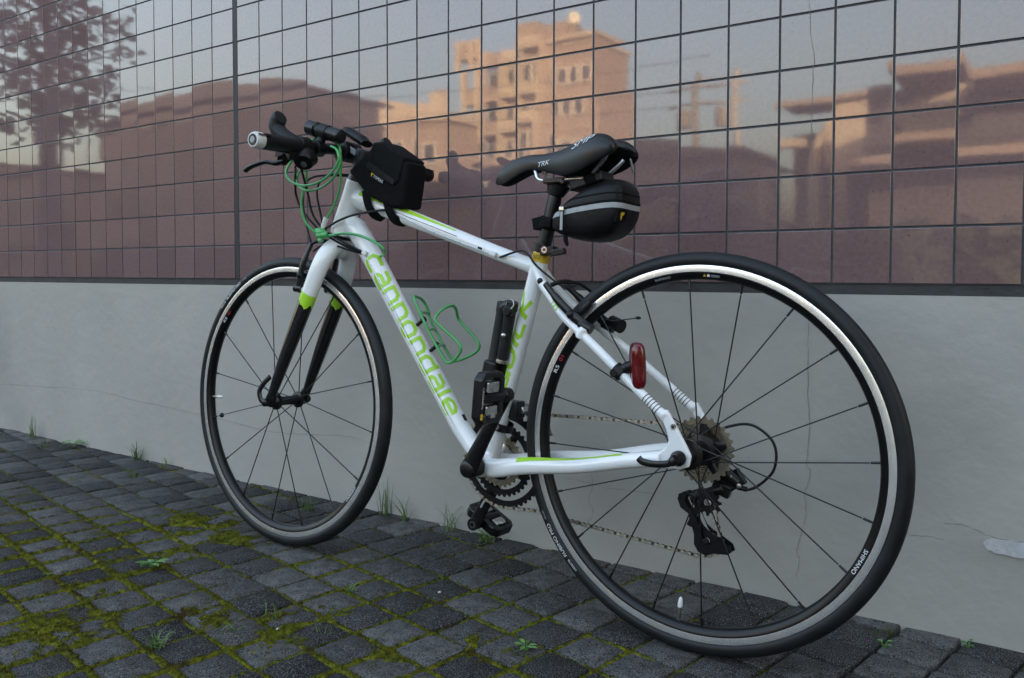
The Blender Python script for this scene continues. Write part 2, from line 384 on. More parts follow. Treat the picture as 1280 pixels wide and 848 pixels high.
def building():
    root = empty('tiled_building', (0, 0, 0))
    tag(root, 'building wall of glossy brown square tiles above a pale grey plaster base', 'wall')
    XL, XR = -60.0, 12.0
    b = MB()                                   # plaster plinth, finely divided where it is seen so that it can be uneven
    nx, nz = 150, 26; vs = []; fs = []
    for i in range(nx+1):
        for k in range(nz+1):
            x = -3.0+i*6.4/nx; z = -0.05+k*(0.6038+0.05)/nz
            y = 0.0018*noise.noise((x*1.7, z*2.5, 5))+0.0006*noise.noise((x*9, z*9, 1))
            e = ((x-2.01)/.075)**2+((z-.183)/.022)**2; y -= 0.004*math.exp(-e)     # blister beside the peeled patch
            vs.append((x, y, z))
    for i in range(nx):
        for k in range(nz): fs.append((i*(nz+1)+k, (i+1)*(nz+1)+k, (i+1)*(nz+1)+k+1, i*(nz+1)+k+1))
    b.add(vs, fs)
    b.box((( XL-3.0)/2, 0.06, 0.277), (-3.0-XL, 0.12, 0.654)); b.box(((3.4+XR)/2, 0.06, 0.277), (XR-3.4, 0.12, 0.654))
    base = b.build('plaster_base', 'plaster', root, True, 30)
    fl = MB(); fl.box(((XL+XR)/2, 0.0315, 0.6135), (XR-XL, 0.055, 0.0195)); fl.build('flashing', 'flashing', root, False)
    led = MB(); led.box(((XL+XR)/2, 0.03, 0.600), (XR-XL, 0.05, 0.0075)); led.build('plinth_edge', 'plaster', root, False)
    gb = MB(); gb.box(((XL+XR)/2, 0.0522, (Z0+2.75)/2), (XR-XL, 0.10, 2.75-Z0)); gb.build('grout_bed', 'grout', root, False)
    ej = MB(); ej.box((0, 0.0045, (Z0+2.74)/2), (0.0185, 0.008, 2.74-Z0-0.002)); ej.build('expansion_joint', 'sealant', root, False)
    core = MB(); core.box(((XL+XR)/2, 4.6, 7.6), (XR-XL, 9.0, 15.2)); core.build('building_core', 'render_upper', root, False)
    upw = MB(); upw.box(((XL+XR)/2, 0.06, 8.98), (XR-XL, 0.11, 12.44)); upw.build('upper_wall', 'render_upper', root, False)
    # tiles: bevelled plates
    h = P_T/2-0.0021; mb = MB(); rings = []
    for s_, y in ((h, 0.006), (h, 0.0003), (h-0.0003, 0.0), (h-0.0007, -0.0001)):
        rings += [(-s_, y, -s_), (s_, y, -s_), (s_, y, s_), (-s_, y, s_)]
    fs = [(i*4+j, i*4+(j+1) % 4, i*4+4+(j+1) % 4, i*4+4+j) for i in range(3) for j in range(4)]+[(12, 13, 14, 15)]
    tile = mb.add(rings, fs).mesh('tile', 'tile', False)
    cand = []
    for c in range(-34, 36):
        if c >= 0: x = (c+.5+.092)*P_T
        else: x = (c+.5-.092)*P_T
        for r_ in range(0, 20):
            z = Z0+(r_+.5)*P_T; q = project((x, 0, z)); cand.append((0 if q and -40 < q[0] < 1320 and -60 < q[1] else 1, q[2] if q else 99, x, z))
    cand.sort(key=lambda a: a[:2]); rest = MB(); rnd = random.Random(11)
    for n, (nv, zz, x, z) in enumerate(cand):
        m = Matrix.Translation((x, 0, z)) @ Matrix.Rotation(rnd.gauss(0, .0027), 4, 'X') @ Matrix.Rotation(rnd.gauss(0, .0025), 4, 'Z')
        if n < 300:
            o = bpy.data.objects.new('tile', tile); link(o, root); o.matrix_local = m
        else: rest.add([m @ v.co for v in tile.vertices], [tuple(p.vertices) for p in tile.polygons])
    tag(rest.build('tile_field', 'tile', root, False), kind='stuff')
    # cracks in the plaster and in one column of tiles
    def crack(pts, w, name='crack', y=-0.0016, seed=1):
        rn = random.Random(seed); P = catmull([(a, 0, c) for a, c in pts], 7); vs = []; fs = []
        for i, p in enumerate(P):
            t = P[min(i+1, len(P)-1)]-P[max(i-1, 0)]; nrm = Vector((t.z, 0, -t.x)).normalized(); ww = w*rn.uniform(.25, 1)
            j = nrm*rn.uniform(-.0012, .0012); vs += [p+j+nrm*ww+Vector((0, y, 0)), p+j-nrm*ww+Vector((0, y, 0))]
        for i in range(len(P)-1): fs.append((2*i, 2*i+1, 2*i+3, 2*i+2))
        MB().add(vs, fs).build(name, 'crack', base if y > -.003 and name == 'crack' else root, False)
    crack([(-1.549, .181), (-1.158, .199), (-.815, .211), (-.51, .197), (-.154, .185), (.119, .168), (.3, .176), (.49, .19), (.58, .172)], .0007, seed=2)
    crack([(1.719, .562), (1.72, .431), (1.724, .331), (1.719, .276), (1.727, .261), (1.717, .213), (1.72, .182), (1.71, .133), (1.703, .101), (1.709, .086), (1.702, .053)], .0008, seed=3)
    crack([(1.86, .175), (1.903, .171), (1.94, .173), (1.959, .171)], .0006, seed=4)
    crack([(1.959, .203), (1.996, .203), (2.03, .192), (2.09, .19), (2.16, .189)], .0008, y=-.0052, seed=5)
    crack([(1.237, .22), (1.25, .17), (1.24, .13), (1.252, .105), (1.227, .065)], .0007, seed=6)
    crack([(1.074, .172), (1.205, .172), (1.288, .165), (1.4, .17)], .0007, seed=7)
    crack([(1.712, 1.162), (1.717, 1.086), (1.723, 1.055), (1.721, 1.01), (1.721, .859), (1.727, .73)], .0007, name='tile_crack', y=-.0011, seed=8)
    # peeled patch of paint
    out = [(2.021, .178), (2.026, .184), (2.034, .1885), (2.047, .1870), (2.06, .190), (2.075, .1885), (2.10, .1895), (2.13, .1875), (2.16, .19), (2.20, .182), (2.17, .167), (2.14, .1660), (2.12, .1625), (2.09, .1645), (2.07, .1615), (2.052, .1645), (2.04, .163), (2.033, .1675), (2.027, .1665), (2.024, .172)]
    MB().prism(out, (0, 0, 0), (1, 0, 0), (0, 0, 1), (0, 1, 0), -0.0052, 0.01).build('peeled_patch', 'flake', base, False)
    return root
building()

# ------------------------------------------------------------------ the street behind the camera, seen only in the glossy tiles
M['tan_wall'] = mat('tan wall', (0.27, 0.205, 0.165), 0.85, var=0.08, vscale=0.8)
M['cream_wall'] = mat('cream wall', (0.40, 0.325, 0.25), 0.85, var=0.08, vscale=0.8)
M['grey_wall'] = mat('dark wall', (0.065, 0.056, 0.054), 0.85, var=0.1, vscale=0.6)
M['roof_tile'] = mat('roof tile', (0.055, 0.046, 0.046), 0.8, var=0.2, vscale=1.5)
M['glass'] = mat('window glass', (0.03, 0.035, 0.04), 0.05, ior=1.5)
M['pale'] = mat('pale trim', (0.62, 0.56, 0.48), 0.7)
M['bark'] = mat('bark', (0.05, 0.042, 0.036), 0.9, var=0.4, vscale=12, bump=0.8, bscale=30)
M['leaf'] = mat('leaf', (0.045, 0.075, 0.030), 0.6, var=0.4, vscale=2, spec=0.3)
M['pole'] = mat('concrete pole', (0.34, 0.31, 0.28), 0.8, var=0.1, vscale=2)
M['hedge'] = mat('hedge', (0.035, 0.05, 0.022), 0.7, var=0.4, vscale=3)

def windows(root, x0, x1, zs, y, w, hgt, n, trim='pale'):
    for z in zs:
        for k in range(n):
            x = x0+(k+.5)*(x1-x0)/n
            f = MB(); f.ring([(-w/2-.08, -hgt/2-.08), (w/2+.08, -hgt/2-.08), (w/2+.08, hgt/2+.08), (-w/2-.08, hgt/2+.08)], [(-w/2, -hgt/2), (w/2, -hgt/2), (w/2, hgt/2), (-w/2, hgt/2)], (x, y, z), (1, 0, 0), (0, 0, 1), (0, 1, 0), 0, .10)
            fo = f.build('window', trim, root, False)
            MB().box((x, y+.03, z), (w, .04, hgt)).build('pane', 'glass', fo, False)

def apartment():
    r_ = empty('apartment_block', (-31.2, -50.5, 0)); X = lambda x: x+31.2; Yy = lambda y: y+50.5
    tag(r_, 'tan apartment block with balconies and a rooftop tower mirrored above the saddle', 'building')
    MB().box((X(-29.2), Yy(-50.6), 8.05), (7.6, 5.2, 16.1)).build('wall', 'tan_wall', r_, False)
    MB().box((X(-34.2), Yy(-51.2), 7.85), (2.4, 4.0, 15.7)).build('wing', 'tan_wall', r_, False)
    MB().box((X(-29.4), Yy(-50.5), 16.25), (8.3, 5.8, .3)).build('parapet', 'cream_wall', r_, False)
    MB().box((X(-32.5), Yy(-51.0), 17.4), (1.9, 2.6, 2.2)).build('stair_tower', 'tan_wall', r_, False)
    MB().box((X(-30.1), Yy(-51.0), 17.2), (2.6, 2.4, 1.8)).build('plant_room', 'tan_wall', r_, False)
    MB().lathe((X(-28.9), Yy(-51), 18.1), (0, 0, 1), [(0, .45), (.5, .5), (.8, .3)], 14).build('water_tank', 'pale', r_)
    MB().box((X(-36.0), Yy(-48.6), 17.1), (2.6, 1.6, .25)).build('canopy', 'cream_wall', r_, False)
    for x in (-36.9, -35.7, -34.9, -32.9): MB().box((X(x), Yy(-47.9), 8.5), (.38, .38, 17.0)).build('column', 'cream_wall', r_, False)
    for k in range(6):
        z = 2.3+2.75*k
        MB().box((X(-34.7), Yy(-48.6), z), (4.6, 1.7, .22)).build('balcony_slab', 'cream_wall', r_, False)
        MB().box((X(-34.7), Yy(-47.85), z+.55), (4.4, .1, .8)).build('balcony_front', 'tan_wall', r_, False)
        MB().box((X(-31.2), Yy(-47.6), z-.05), (3.4, 1.0, .18)).build('balcony_slab', 'cream_wall', r_, False)
        MB().box((X(-31.2), Yy(-47.15), z+.40), (3.3, .08, .62)).build('balcony_front', 'cream_wall', r_, False)
        MB().box((X(-27.4), Yy(-47.95), z-.2), (3.8, .16, .12)).build('sill_band', 'cream_wall', r_, False)
    for x in (-32.9, -31.2, -29.5): MB().box((X(x), Yy(-47.6), 8.0), (.22, .8, 16.0)).build('pier', 'cream_wall', r_, False)
    windows(r_, X(-32.8), X(-29.6), [3.7+2.75*k for k in range(5)], Yy(-48.0), .55, 1.3, 4)
    windows(r_, X(-28.9), X(-26.0), [3.6+2.75*k for k in range(5)], Yy(-48.0), .6, .95, 3)
    windows(r_, X(-35.2), X(-33.1), [3.5+2.75*k for k in range(5)], Yy(-49.18), .6, 1.9, 3)
apartment()

def curved_house():
    r_ = empty('arched_house', (-36, -42, 0)); 
    tag(r_, 'cream house with a low arched roof mirrored beside the frame bag', 'building')
    MB().box((-.5, 0, 5.2), (8.6, 4, 10.4)).build('wall', 'tan_wall', r_, False)
    pr = [(-4.6, 0)]+[(-4.6+9.2*t/12, .35+1.5*math.sin(math.pi*(t/12)**.8)) for t in range(13)]+[(4.6, 0)]
    MB().prism(pr, (-.5, 0, 10.4), (1, 0, 0), (0, 0, 1), (0, 1, 0), -2.2, 2.3).build('roof', 'cream_wall', r_, False)
    MB().box((2.6, 1.4, 11.6), (1.0, 1.0, 1.6)).build('chimney', 'cream_wall', r_, False)
    windows(r_, -4.4, 3.4, [3.0, 5.6, 8.3], 2.0, .9, 1.3, 4)
curved_house()

def arch_block():
    r_ = empty('arcade_block', (-4.4, -27.5, 0))
    tag(r_, 'cream arcade block with round openings mirrored at the right of the tiles', 'building')
    arch = lambda w, h, n=12: [(-w/2, 0)]+[(-w/2*math.cos(math.pi*t/n), h+w/2*math.sin(math.pi*t/n)) for t in range(n+1)]+[(w/2, 0)]
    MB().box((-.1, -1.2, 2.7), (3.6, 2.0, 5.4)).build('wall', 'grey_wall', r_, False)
    MB().box((.55, .9, 4.9), (1.9, 1.6, 1.7)).build('upper_storey', 'cream_wall', r_, False)
    MB().box((-.1, .9, 5.95), (3.9, 2.0, .16)).build('cornice', 'tan_wall', r_, False)
    for x in (-.75, -.05): MB().box((x, 1.5, 2.1), (.3, .5, 4.2)).build('column', 'cream_wall', r_, False)
    MB().tube(catmull([(-.75, 1.5, 4.2), (-.62, 1.5, 4.9), (-.25, 1.5, 5.3)], 6), .18, 8).build('arch', 'cream_wall', r_)
    MB().box((-1.6, 1.3, 4.9), (1.0, .5, .25)).build('lintel', 'cream_wall', r_, False)
arch_block()

def balcony_house():
    r_ = empty('balcony_house', (-.4, -22, 0))
    tag(r_, 'brown house with deep balconies mirrored at the far right of the tiles', 'building')
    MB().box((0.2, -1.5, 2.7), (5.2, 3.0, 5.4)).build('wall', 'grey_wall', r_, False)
    MB().box((-.8, 1.1, 5.42), (1.5, 2.0, .22)).build('roof_slab', 'tan_wall', r_, False)
    MB().box((1.4, 1.0, 5.05), (2.6, 2.0, .22)).build('roof_slab', 'tan_wall', r_, False)
    MB().box((-.95, 1.9, 4.35), (1.3, .15, .55)).build('balcony_front', 'grey_wall', r_, False)
    MB().box((1.4, 1.9, 4.1), (2.4, .15, .5)).build('balcony_front', 'grey_wall', r_, False)
    MB().box((-.8, .1, 4.95), (1.2, .1, .5)).build('screen', 'cream_wall', r_, False)
    MB().box((1.3, .1, 4.6), (2.2, .1, .3)).build('screen', 'cream_wall', r_, False)
    MB().box((0.2, 1.0, 3.55), (5.4, 2.2, .2)).build('balcony_slab', 'tan_wall', r_, False)
balcony_house()

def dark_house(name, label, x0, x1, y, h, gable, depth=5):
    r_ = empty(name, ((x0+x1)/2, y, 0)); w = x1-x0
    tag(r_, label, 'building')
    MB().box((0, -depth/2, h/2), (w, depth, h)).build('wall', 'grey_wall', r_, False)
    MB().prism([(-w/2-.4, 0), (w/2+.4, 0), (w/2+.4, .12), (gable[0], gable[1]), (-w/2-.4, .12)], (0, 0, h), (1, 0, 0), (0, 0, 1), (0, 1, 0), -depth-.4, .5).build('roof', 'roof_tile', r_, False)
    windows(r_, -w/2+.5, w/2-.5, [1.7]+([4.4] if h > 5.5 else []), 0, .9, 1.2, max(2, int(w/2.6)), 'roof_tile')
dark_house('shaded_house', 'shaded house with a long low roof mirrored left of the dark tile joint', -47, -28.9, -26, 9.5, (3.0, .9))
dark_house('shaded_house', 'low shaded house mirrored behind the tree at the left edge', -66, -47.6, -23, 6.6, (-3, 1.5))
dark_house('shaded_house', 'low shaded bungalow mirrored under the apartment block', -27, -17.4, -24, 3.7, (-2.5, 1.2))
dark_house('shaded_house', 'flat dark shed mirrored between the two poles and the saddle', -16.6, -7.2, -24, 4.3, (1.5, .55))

def hedge():
    mb = MB(); rnd = random.Random(8)
    for _ in range(5200):
        x = rnd.uniform(-34, 2); y = -19+rnd.uniform(-.7, .7); z = rnd.uniform(.05, 1.75+.5*noise.noise((x*.4, 0, 2))); s_ = rnd.uniform(.12, .3)
        a, b_ = rnd.uniform(0, 6.28), rnd.uniform(-1, 1); d = Vector((math.cos(a), math.sin(a), b_)); e = d.cross(Vector((rnd.uniform(-1, 1), rnd.uniform(-1, 1), 1))).normalized()*s_; d = d.normalized()*s_; c = Vector((x, y, z))
        mb.add([c-d, c+e, c+d, c-e], [(0, 1, 2, 3)])
    o = mb.build('hedge', 'hedge', None, False); tag(o, 'long clipped hedge mirrored low in the tiles', 'hedge')
hedge()

def utility_pole(x, y, h, label):
    r_ = empty('utility_pole', (x, y, 0)); tag(r_, label, 'pole', 'utility poles in the street')
    MB().tube([(0, 0, 0), (0, 0, h)], [.17, .10], 10).build('post', 'pole', r_)
    for z in (h-.35, h-1.0): MB().box((-.25, 0, z), (1.6, .1, .1)).build('crossarm', 'pole', r_, False)
    MB().lathe((-.42, 0, h-1.9), (0, 0, 1), [(0, .2), (.05, .24), (.65, .24), (.7, .2)], 12).build('transformer', 'pole', r_)
utility_pole(-10.45, -29, 8.0, 'utility pole with crossarms mirrored right of the saddle bag')
utility_pole(-9.15, -29.5, 8.05, 'second utility pole, the nearer of the pair to the arcade block')
for k, (z0, z1) in enumerate(((7.6, 7.9), (7.0, 7.2), (8.6, 8.4))):
    pts = [(-60+50*t/20, -26+(-3)*t/20, z0+6*(1-t/20)-1.6*math.sin(math.pi*t/20)) for t in range(21)]
    o = MB().tube(pts, .018, 5).build('overhead_wire', 'sealant', None)
    tag(o, ('lowest', 'middle', 'topmost')[(1, 0, 2)[k]]+' of three thin overhead wires across the mirrored sky', 'wire', 'overhead wires')

def tree():
    r_ = empty('street_tree', (-15.3, -7.2, 0)); tag(r_, 'broad-leaved street tree mirrored in the upper left tiles', 'tree')
    rnd = random.Random(21); t = MB(); t.tube(catmull([(0, 0, 0), (.05, 0, 1.5), (-.05, .05, 3.0), (.05, 0, 4.6), (0, .1, 6.3)], 4), [.26-.18*i/16 for i in range(17)], 10)
    tips = []
    for k in range(26):
        z = 3.3+k*.13; a = k*2.4; l = 1.1+.4*math.sin(k*1.3); d = Vector((math.cos(a), math.sin(a), .35+.02*k))*l
        P = [Vector((0, 0, z)), Vector((0, 0, z))+d*.5+Vector((0, 0, .1)), Vector((0, 0, z))+d]
        t.tube(catmull(P, 4), [.06-.045*i/8 for i in range(9)], 6); tips += [P[0].lerp(P[2], q) for q in (.35, .55, .75, .95, 1.1)]
    t.build('trunk', 'bark', r_)
    c = MB()
    for p in tips:
        for _ in range(9):
            q = p+Vector((rnd.gauss(0, .20), rnd.gauss(0, .20), rnd.gauss(-.05, .18))); s_ = rnd.uniform(.09, .16)
            d = Vector((rnd.gauss(0, 1), rnd.gauss(0, 1), rnd.gauss(-.5, .6))).normalized(); e = d.cross(Vector((rnd.gauss(0, 1), rnd.gauss(0, 1), 1))).normalized()
            c.add([q-d*s_, q-d*s_*.3+e*s_*.7, q+d*s_*1.1, q-d*s_*.3-e*s_*.7], [(0, 1, 2), (0, 2, 3)])
    c.build('crown', 'leaf', r_, False)
tree()

def shrub(x, y, h, w, seed, label):
    r_ = empty('evergreen_shrub', (x, y, 0)); tag(r_, label, 'shrub', 'evergreen shrubs at the right'); rnd = random.Random(seed)
    MB().tube([(0, 0, 0), (.03, 0, h*.5), (0, .02, h*.9)], [.07, .05, .02], 8).build('trunk', 'bark', r_)
    c = MB()
    for _ in range(5200):
        t = rnd.random()**.8; z = .15+(h-.15)*t; rr = w*(1-t)**.55*rnd.uniform(.35, 1.05)*(1+.25*noise.noise((z*2, rnd.random(), seed))); a = rnd.uniform(0, 6.28); p = Vector((math.cos(a)*rr, math.sin(a)*rr, z)); s_ = rnd.uniform(.04, .09)
        d = Vector((math.cos(a)+rnd.gauss(0, .5), math.sin(a)+rnd.gauss(0, .5), rnd.gauss(.3, .5))).normalized(); e = d.cross(Vector((rnd.gauss(0, 1), rnd.gauss(0, 1), 1))).normalized()
        c.add([p-d*s_, p+e*s_*.45, p+d*s_, p-e*s_*.45], [(0, 1, 2, 3)])
    c.build('crown', 'leaf', r_, False)
shrub(4.2, -1.9, 4.2, 1.0, 31, 'dense evergreen shrub right of the wheel, its green mirrored in the rear rim')
shrub(4.6, -3.9, 4.6, 1.2, 32, 'taller evergreen shrub standing behind the one mirrored in the rear rim')

# ------------------------------------------------------------------ bicycle (local axes: X forward, Y left, Z up; origin on the ground under the rear hub)
HUBZ = 0.3400
bF = Vector((-0.9998997, -0.0141620, 0.0)); bL = Vector((0.0141537, -0.9993139, 0.0342243)); bU = Vector((-0.0004847, 0.0342209, 0.9994142))
hubw = Vector((1.61844, -0.30513, 0.33981)); org = hubw-bU*HUBZ
BM = Matrix(((bF.x, bL.x, bU.x, org.x), (bF.y, bL.y, bU.y, org.y), (bF.z, bL.z, bU.z, org.z), (0, 0, 0, 1)))
def thing(name, label, cat):
    o = empty(name); o.matrix_world = BM; return tag(o, label, cat)
bike = thing('bicycle', 'white and lime green hybrid bicycle leaning its handlebar on the tiled wall', 'bicycle')
def q(f, u, l=0): return Vector((f/1000, l/1000, HUBZ+u/1000))
def qs(L): return [q(*p) for p in L]
AX = Vector((-math.cos(R(71.5)), 0, math.sin(R(71.5)))); AXP = q(974.5, 0, 0)
ST = Matrix.Translation(AXP) @ Matrix.Rotation(R(-2.33), 4, AX) @ Matrix.Translation(-AXP)   # steering
EX, EY, EZ = Vector((1, 0, 0)), Vector((0, 1, 0)), Vector((0, 0, 1))
def mm(L): return [tuple(x/1000 for x in t) if isinstance(t, (tuple, list)) else t/1000 for t in L]

def remeshed(mb, name, mt, parent, vox=0.0021, it=5):
    me = bpy.data.meshes.new(name); me.from_pydata(mb.v, [], mb.f)
    bm = bmesh.new(); bm.from_mesh(me); bmesh.ops.recalc_face_normals(bm, faces=bm.faces); bm.to_mesh(me); bm.free()
    o = bpy.data.objects.new(name, me); COL.objects.link(o)
    r_ = o.modifiers.new("r", 'REMESH'); r_.mode = 'VOXEL'; r_.voxel_size = vox; r_.use_smooth_shade = True
    s_ = o.modifiers.new("s", 'SMOOTH'); s_.factor = 0.5; s_.iterations = it
    dg = bpy.context.evaluated_depsgraph_get(); dg.update()
    m2 = bpy.data.meshes.new_from_object(o.evaluated_get(dg)); o.modifiers.clear(); o.data = m2; m2.name = name
    m2.materials.clear(); m2.materials.append(M[mt]); m2.polygons.foreach_set("use_smooth", [True]*len(m2.polygons)); m2.update()
    o.parent = parent; return o

# ---- frame
fr = MB()
fr.tube(qs([(847, 388), (842, 405), (813, 482), (804, 508)]), mm([28, 27, 23.5, 23.5]), 24)                      # head tube
fr.tube(qs([(842, 422), (800, 398), (778, 372), (640, 182), (500, -12), (436, -80)]), mm([(19, 24), (21, 26), (22.5, 24.5), (21.5, 22), (20, 19), (20, 18)]), 24)     # down tube
fr.tube(qs([(828, 474), (790, 465), (700, 437), (560, 390), (420, 343), (336, 316)]), mm([(20, 25), (19, 23), (17, 18.5), (16, 16), (14.5, 14.5), (15, 14.5)]), 24)  # top tube
fr.tube(qs([(313, 352), (325, 304), (371, 137), (428, -68)]), mm([17, 17, 17, 18]), 24)                       # seat tube
fr.lathe(q(428, -74, 0), EY, [(-.036, .020), (-.034, .0225), (.034, .0225), (.036, .020)], 28)                  # bottom bracket shell
for s_ in (1, -1):
    fr.tube(catmull(qs([(322, 312, 6*s_), (300, 280, 18*s_), (275, 255, 27*s_), (243, 224, 38*s_), (177, 177, 51*s_), (78, 101, 61*s_), (30, 64, 65*s_)]), 5), mm([12+(-3.5)*min(1, i/8) for i in range(31)]), 14)
    fr.tube(catmull(qs([(420, -72, 18*s_), (395, -74, 34*s_), (311, -57, 45*s_), (202, -42, 55*s_), (105, -20, 62*s_), (33, -6, 65*s_)]), 5), mm([(12.5, 22)]*1+[(12.5, 21-7.5*min(1, i/14)) for i in range(25)]), 14)
    drop = [(44, 74), (24, 76), (8, 50), (-8, 24), (-19, 4), (-15, -14), (2, -20), (22, -21), (40, -18), (40, 4), (27, 12), (21, 26), (26, 44), (34, 58)]
    fr.prism([(x/1000, z/1000) for x, z in drop], q(0, 0, 0), EX, EZ, EY, .0615*s_, .0695*s_)
    boss = [(200, 182), (188, 200)]
    fr.tube(qs([(203, 185, 50*s_), (193, 204, 50*s_)]), mm([9, 8.5]), 12)
frame = remeshed(fr, 'frame', 'white', bike)
bvh = BVHTree.FromPolygons([v.co for v in frame.data.vertices], [tuple(p.vertices) for p in frame.data.polygons])
def decal(name, vs, fs, mt, o, ex, ey, nrm, parent, bv=None, off=0.0005, reach=0.06):
    """press a flat outline (metres) along -nrm on to the surface below"""
    o, ex, ey, nrm = Vector(o), Vector(ex), Vector(ey), Vector(nrm).normalized(); bv = bv or bvh; out = []; ok = []
    for v in vs:
        p = o+ex*v[0]+ey*v[1]+nrm*reach; h = bv.ray_cast(p, -nrm, reach*2)
        ok.append(h[0] is not None); out.append(h[0]+nrm*off*0.5+h[1]*off*0.7 if h[0] is not None else p)
    fs = [f for f in fs if all(ok[i] for i in f)]
    mb = MB(); mb.v = [tuple(v) for v in out]; mb.f = fs
    me = bpy.data.meshes.new(name); me.from_pydata(mb.v, [], mb.f); me.polygons.foreach_set("use_smooth", [True]*len(me.polygons)); me.materials.append(M[mt])
    # drop loose vertices
    bm = bmesh.new(); bm.from_mesh(me); bmesh.ops.delete(bm, geom=[v for v in bm.verts if not v.link_faces], context='VERTS'); bm.to_mesh(me); bm.free()
    return link(bpy.data.objects.new(name, me), parent)

# down tube lettering, drawn letter by letter
def rrect(x0, y0, x1, y1, c): return [(x0+c, y0), (x1-c, y0), (x1, y0+c), (x1, y1-c), (x1-c, y1), (x0+c, y1), (x0, y1-c), (x0, y0+c), (x0+c, y0)]
W_, H_ = .78, .76
GL = {
 'c': [[(W_, 0), (.22, 0), (0, .2), (0, .56), (.22, H_), (W_, H_)]],
 'a': [[(.06, H_), (.58, H_), (W_, .58), (W_, 0), (.2, 0), (.02, .12), (.02, .28), (.2, .40), (W_, .40)]],
 'n': [[(0, 0), (0, H_), (.56, H_), (W_, .56), (W_, 0)]],
 'o': [rrect(0, 0, W_, H_, .2)],
 'd': [[(W_, 1.06), (W_, 0), (.22, 0), (0, .2), (0, .56), (.22, H_), (W_, H_)]],
 'l': [[(0, 1.06), (0, 0)]],
 'e': [[(W_-.04, 0), (.22, 0), (0, .2), (0, .56), (.22, H_), (.56, H_), (W_, .56), (W_, .36), (0, .36)]]}
adv = {'l': .42}
def word(s, h, w):
    x = 0; st = []
    for ch in s:
        for poly in GL[ch]: st.append([((x+a)*h, b*h) for a, b in poly])
        x += adv.get(ch, 1.13)
    return st, x*h
dt0, dt1 = q(748, 331, 0), q(508, 5, 0); dtd = (dt1-dt0).normalized(); dtn = EY.cross(dtd).normalized()
if dtn.z < 0: dtn = -dtn
dt_nrm = (EY*math.cos(R(24))+dtn*math.sin(R(24))).normalized(); dt_up = (dtn-dt_nrm*dtn.dot(dt_nrm)).normalized()
hL = .0400; st_, wl = word('cannondale', hL, .22)
sx = (dt1-dt0).length/wl; st_ = [[(a*sx, b) for a, b in p] for p in st_]
vs_, fs_ = stroke_mesh(st_, hL*.205)
def decal_wrap(name, vs, fs, mt, o, ax_, nref, r_, phi0, parent, off=.0006):
    out = []
    for v in vs:
        a = phi0+v[1]/r_; n_ = EY*math.cos(a)+nref*math.sin(a); c = o+ax_*v[0]; h = bvh.ray_cast(c+n_*.06, -n_, .1)
        out.append((h[0] if h[0] is not None else c+n_*r_)+n_*off)
    return MB().add(out, fs).build(name, mt, parent, True, 80)
decal_wrap('lettering', vs_, fs_, 'lime', dt0, dtd, dtn, .0225, R(-14), frame)
# seat tube lettering QUICK
QK = {'Q': [rrect(0, 0, .7, 1, .18), [(.45, .28), (.82, -.08)]], 'U': [[(0, 1), (0, .18), (.18, 0), (.52, 0), (.7, .18), (.7, 1)]], 'I': [[(.1, 0), (.1, 1)]], 'C': [[(.7, 1), (.18, 1), (0, .82), (0, .18), (.18, 0), (.7, 0)]], 'K': [[(0, 0), (0, 1)], [(.72, 1.0), (.05, .48), (.75, 0)]]}
st_ = []; x = 0
for ch in 'QUICK':
    for poly in QK[ch]: st_.append([((x+a+.34*b)*.0215, b*.0215-.0105) for a, b in poly])
    x += .42 if ch == 'I' else .98
vs_, fs_ = stroke_mesh(st_, .0046)
s0 = q(392, 78, 0); s1 = q(331, 268, 0); sdn = (s1-s0).normalized(); sn = sdn.cross(EY).normalized()
if sn.x < 0: sn = -sn
nrm = (EY*math.cos(R(10))+sn*math.sin(R(10))).normalized(); upv = nrm.cross(sdn)
k_ = (s1-s0).length/(x*.0215+.004); vs_ = [Vector((v.x*k_, v.y)) for v in vs_]
decal('lettering', vs_, fs_, 'lime', s0, sdn, upv, nrm, frame)
# stripes
def strip(name, pts, w0, w1, mt, o, ex, ey, nrm, n=60):
    vs = []; fs = []
    for i in range(n+1):
        t = i/n; x = pts[0]+(pts[1]-pts[0])*t; w = w0+(w1-w0)*t
        for j in range(5): vs.append((x, -w/2+w*j/4))
    for i in range(n):
        for j in range(4): fs.append((i*5+j, i*5+5+j, i*5+6+j, i*5+1+j))
    return decal(name, vs, fs, mt, o, ex, ey, nrm, frame)
ta, tb = q(700, 437), q(430, 347); td = (tb-ta).normalized(); tn = EY.cross(td); tn = tn if tn.z > 0 else -tn
nr = (EY*.62+tn*.78).normalized(); strip('stripe', (-.09, .19), .017, .003, 'lime', ta, td, nr.cross(td), nr)
nr = (EY*.95+tn*.3).normalized(); strip('pinstripe', (.0, .2), .0012, .0012, 'black', ta-tn*.002, td, nr.cross(td), nr)
ca, cb = q(300, -56, 45), q(70, -14, 63); cd = (cb-ca).normalized(); cn = EY.cross(cd); cn = cn if cn.z > 0 else -cn
nr = (EY*.35+cn*.94).normalized(); strip('stripe', (-.03, .20), .012, .008, 'lime', ca, cd, nr.cross(cd), nr)
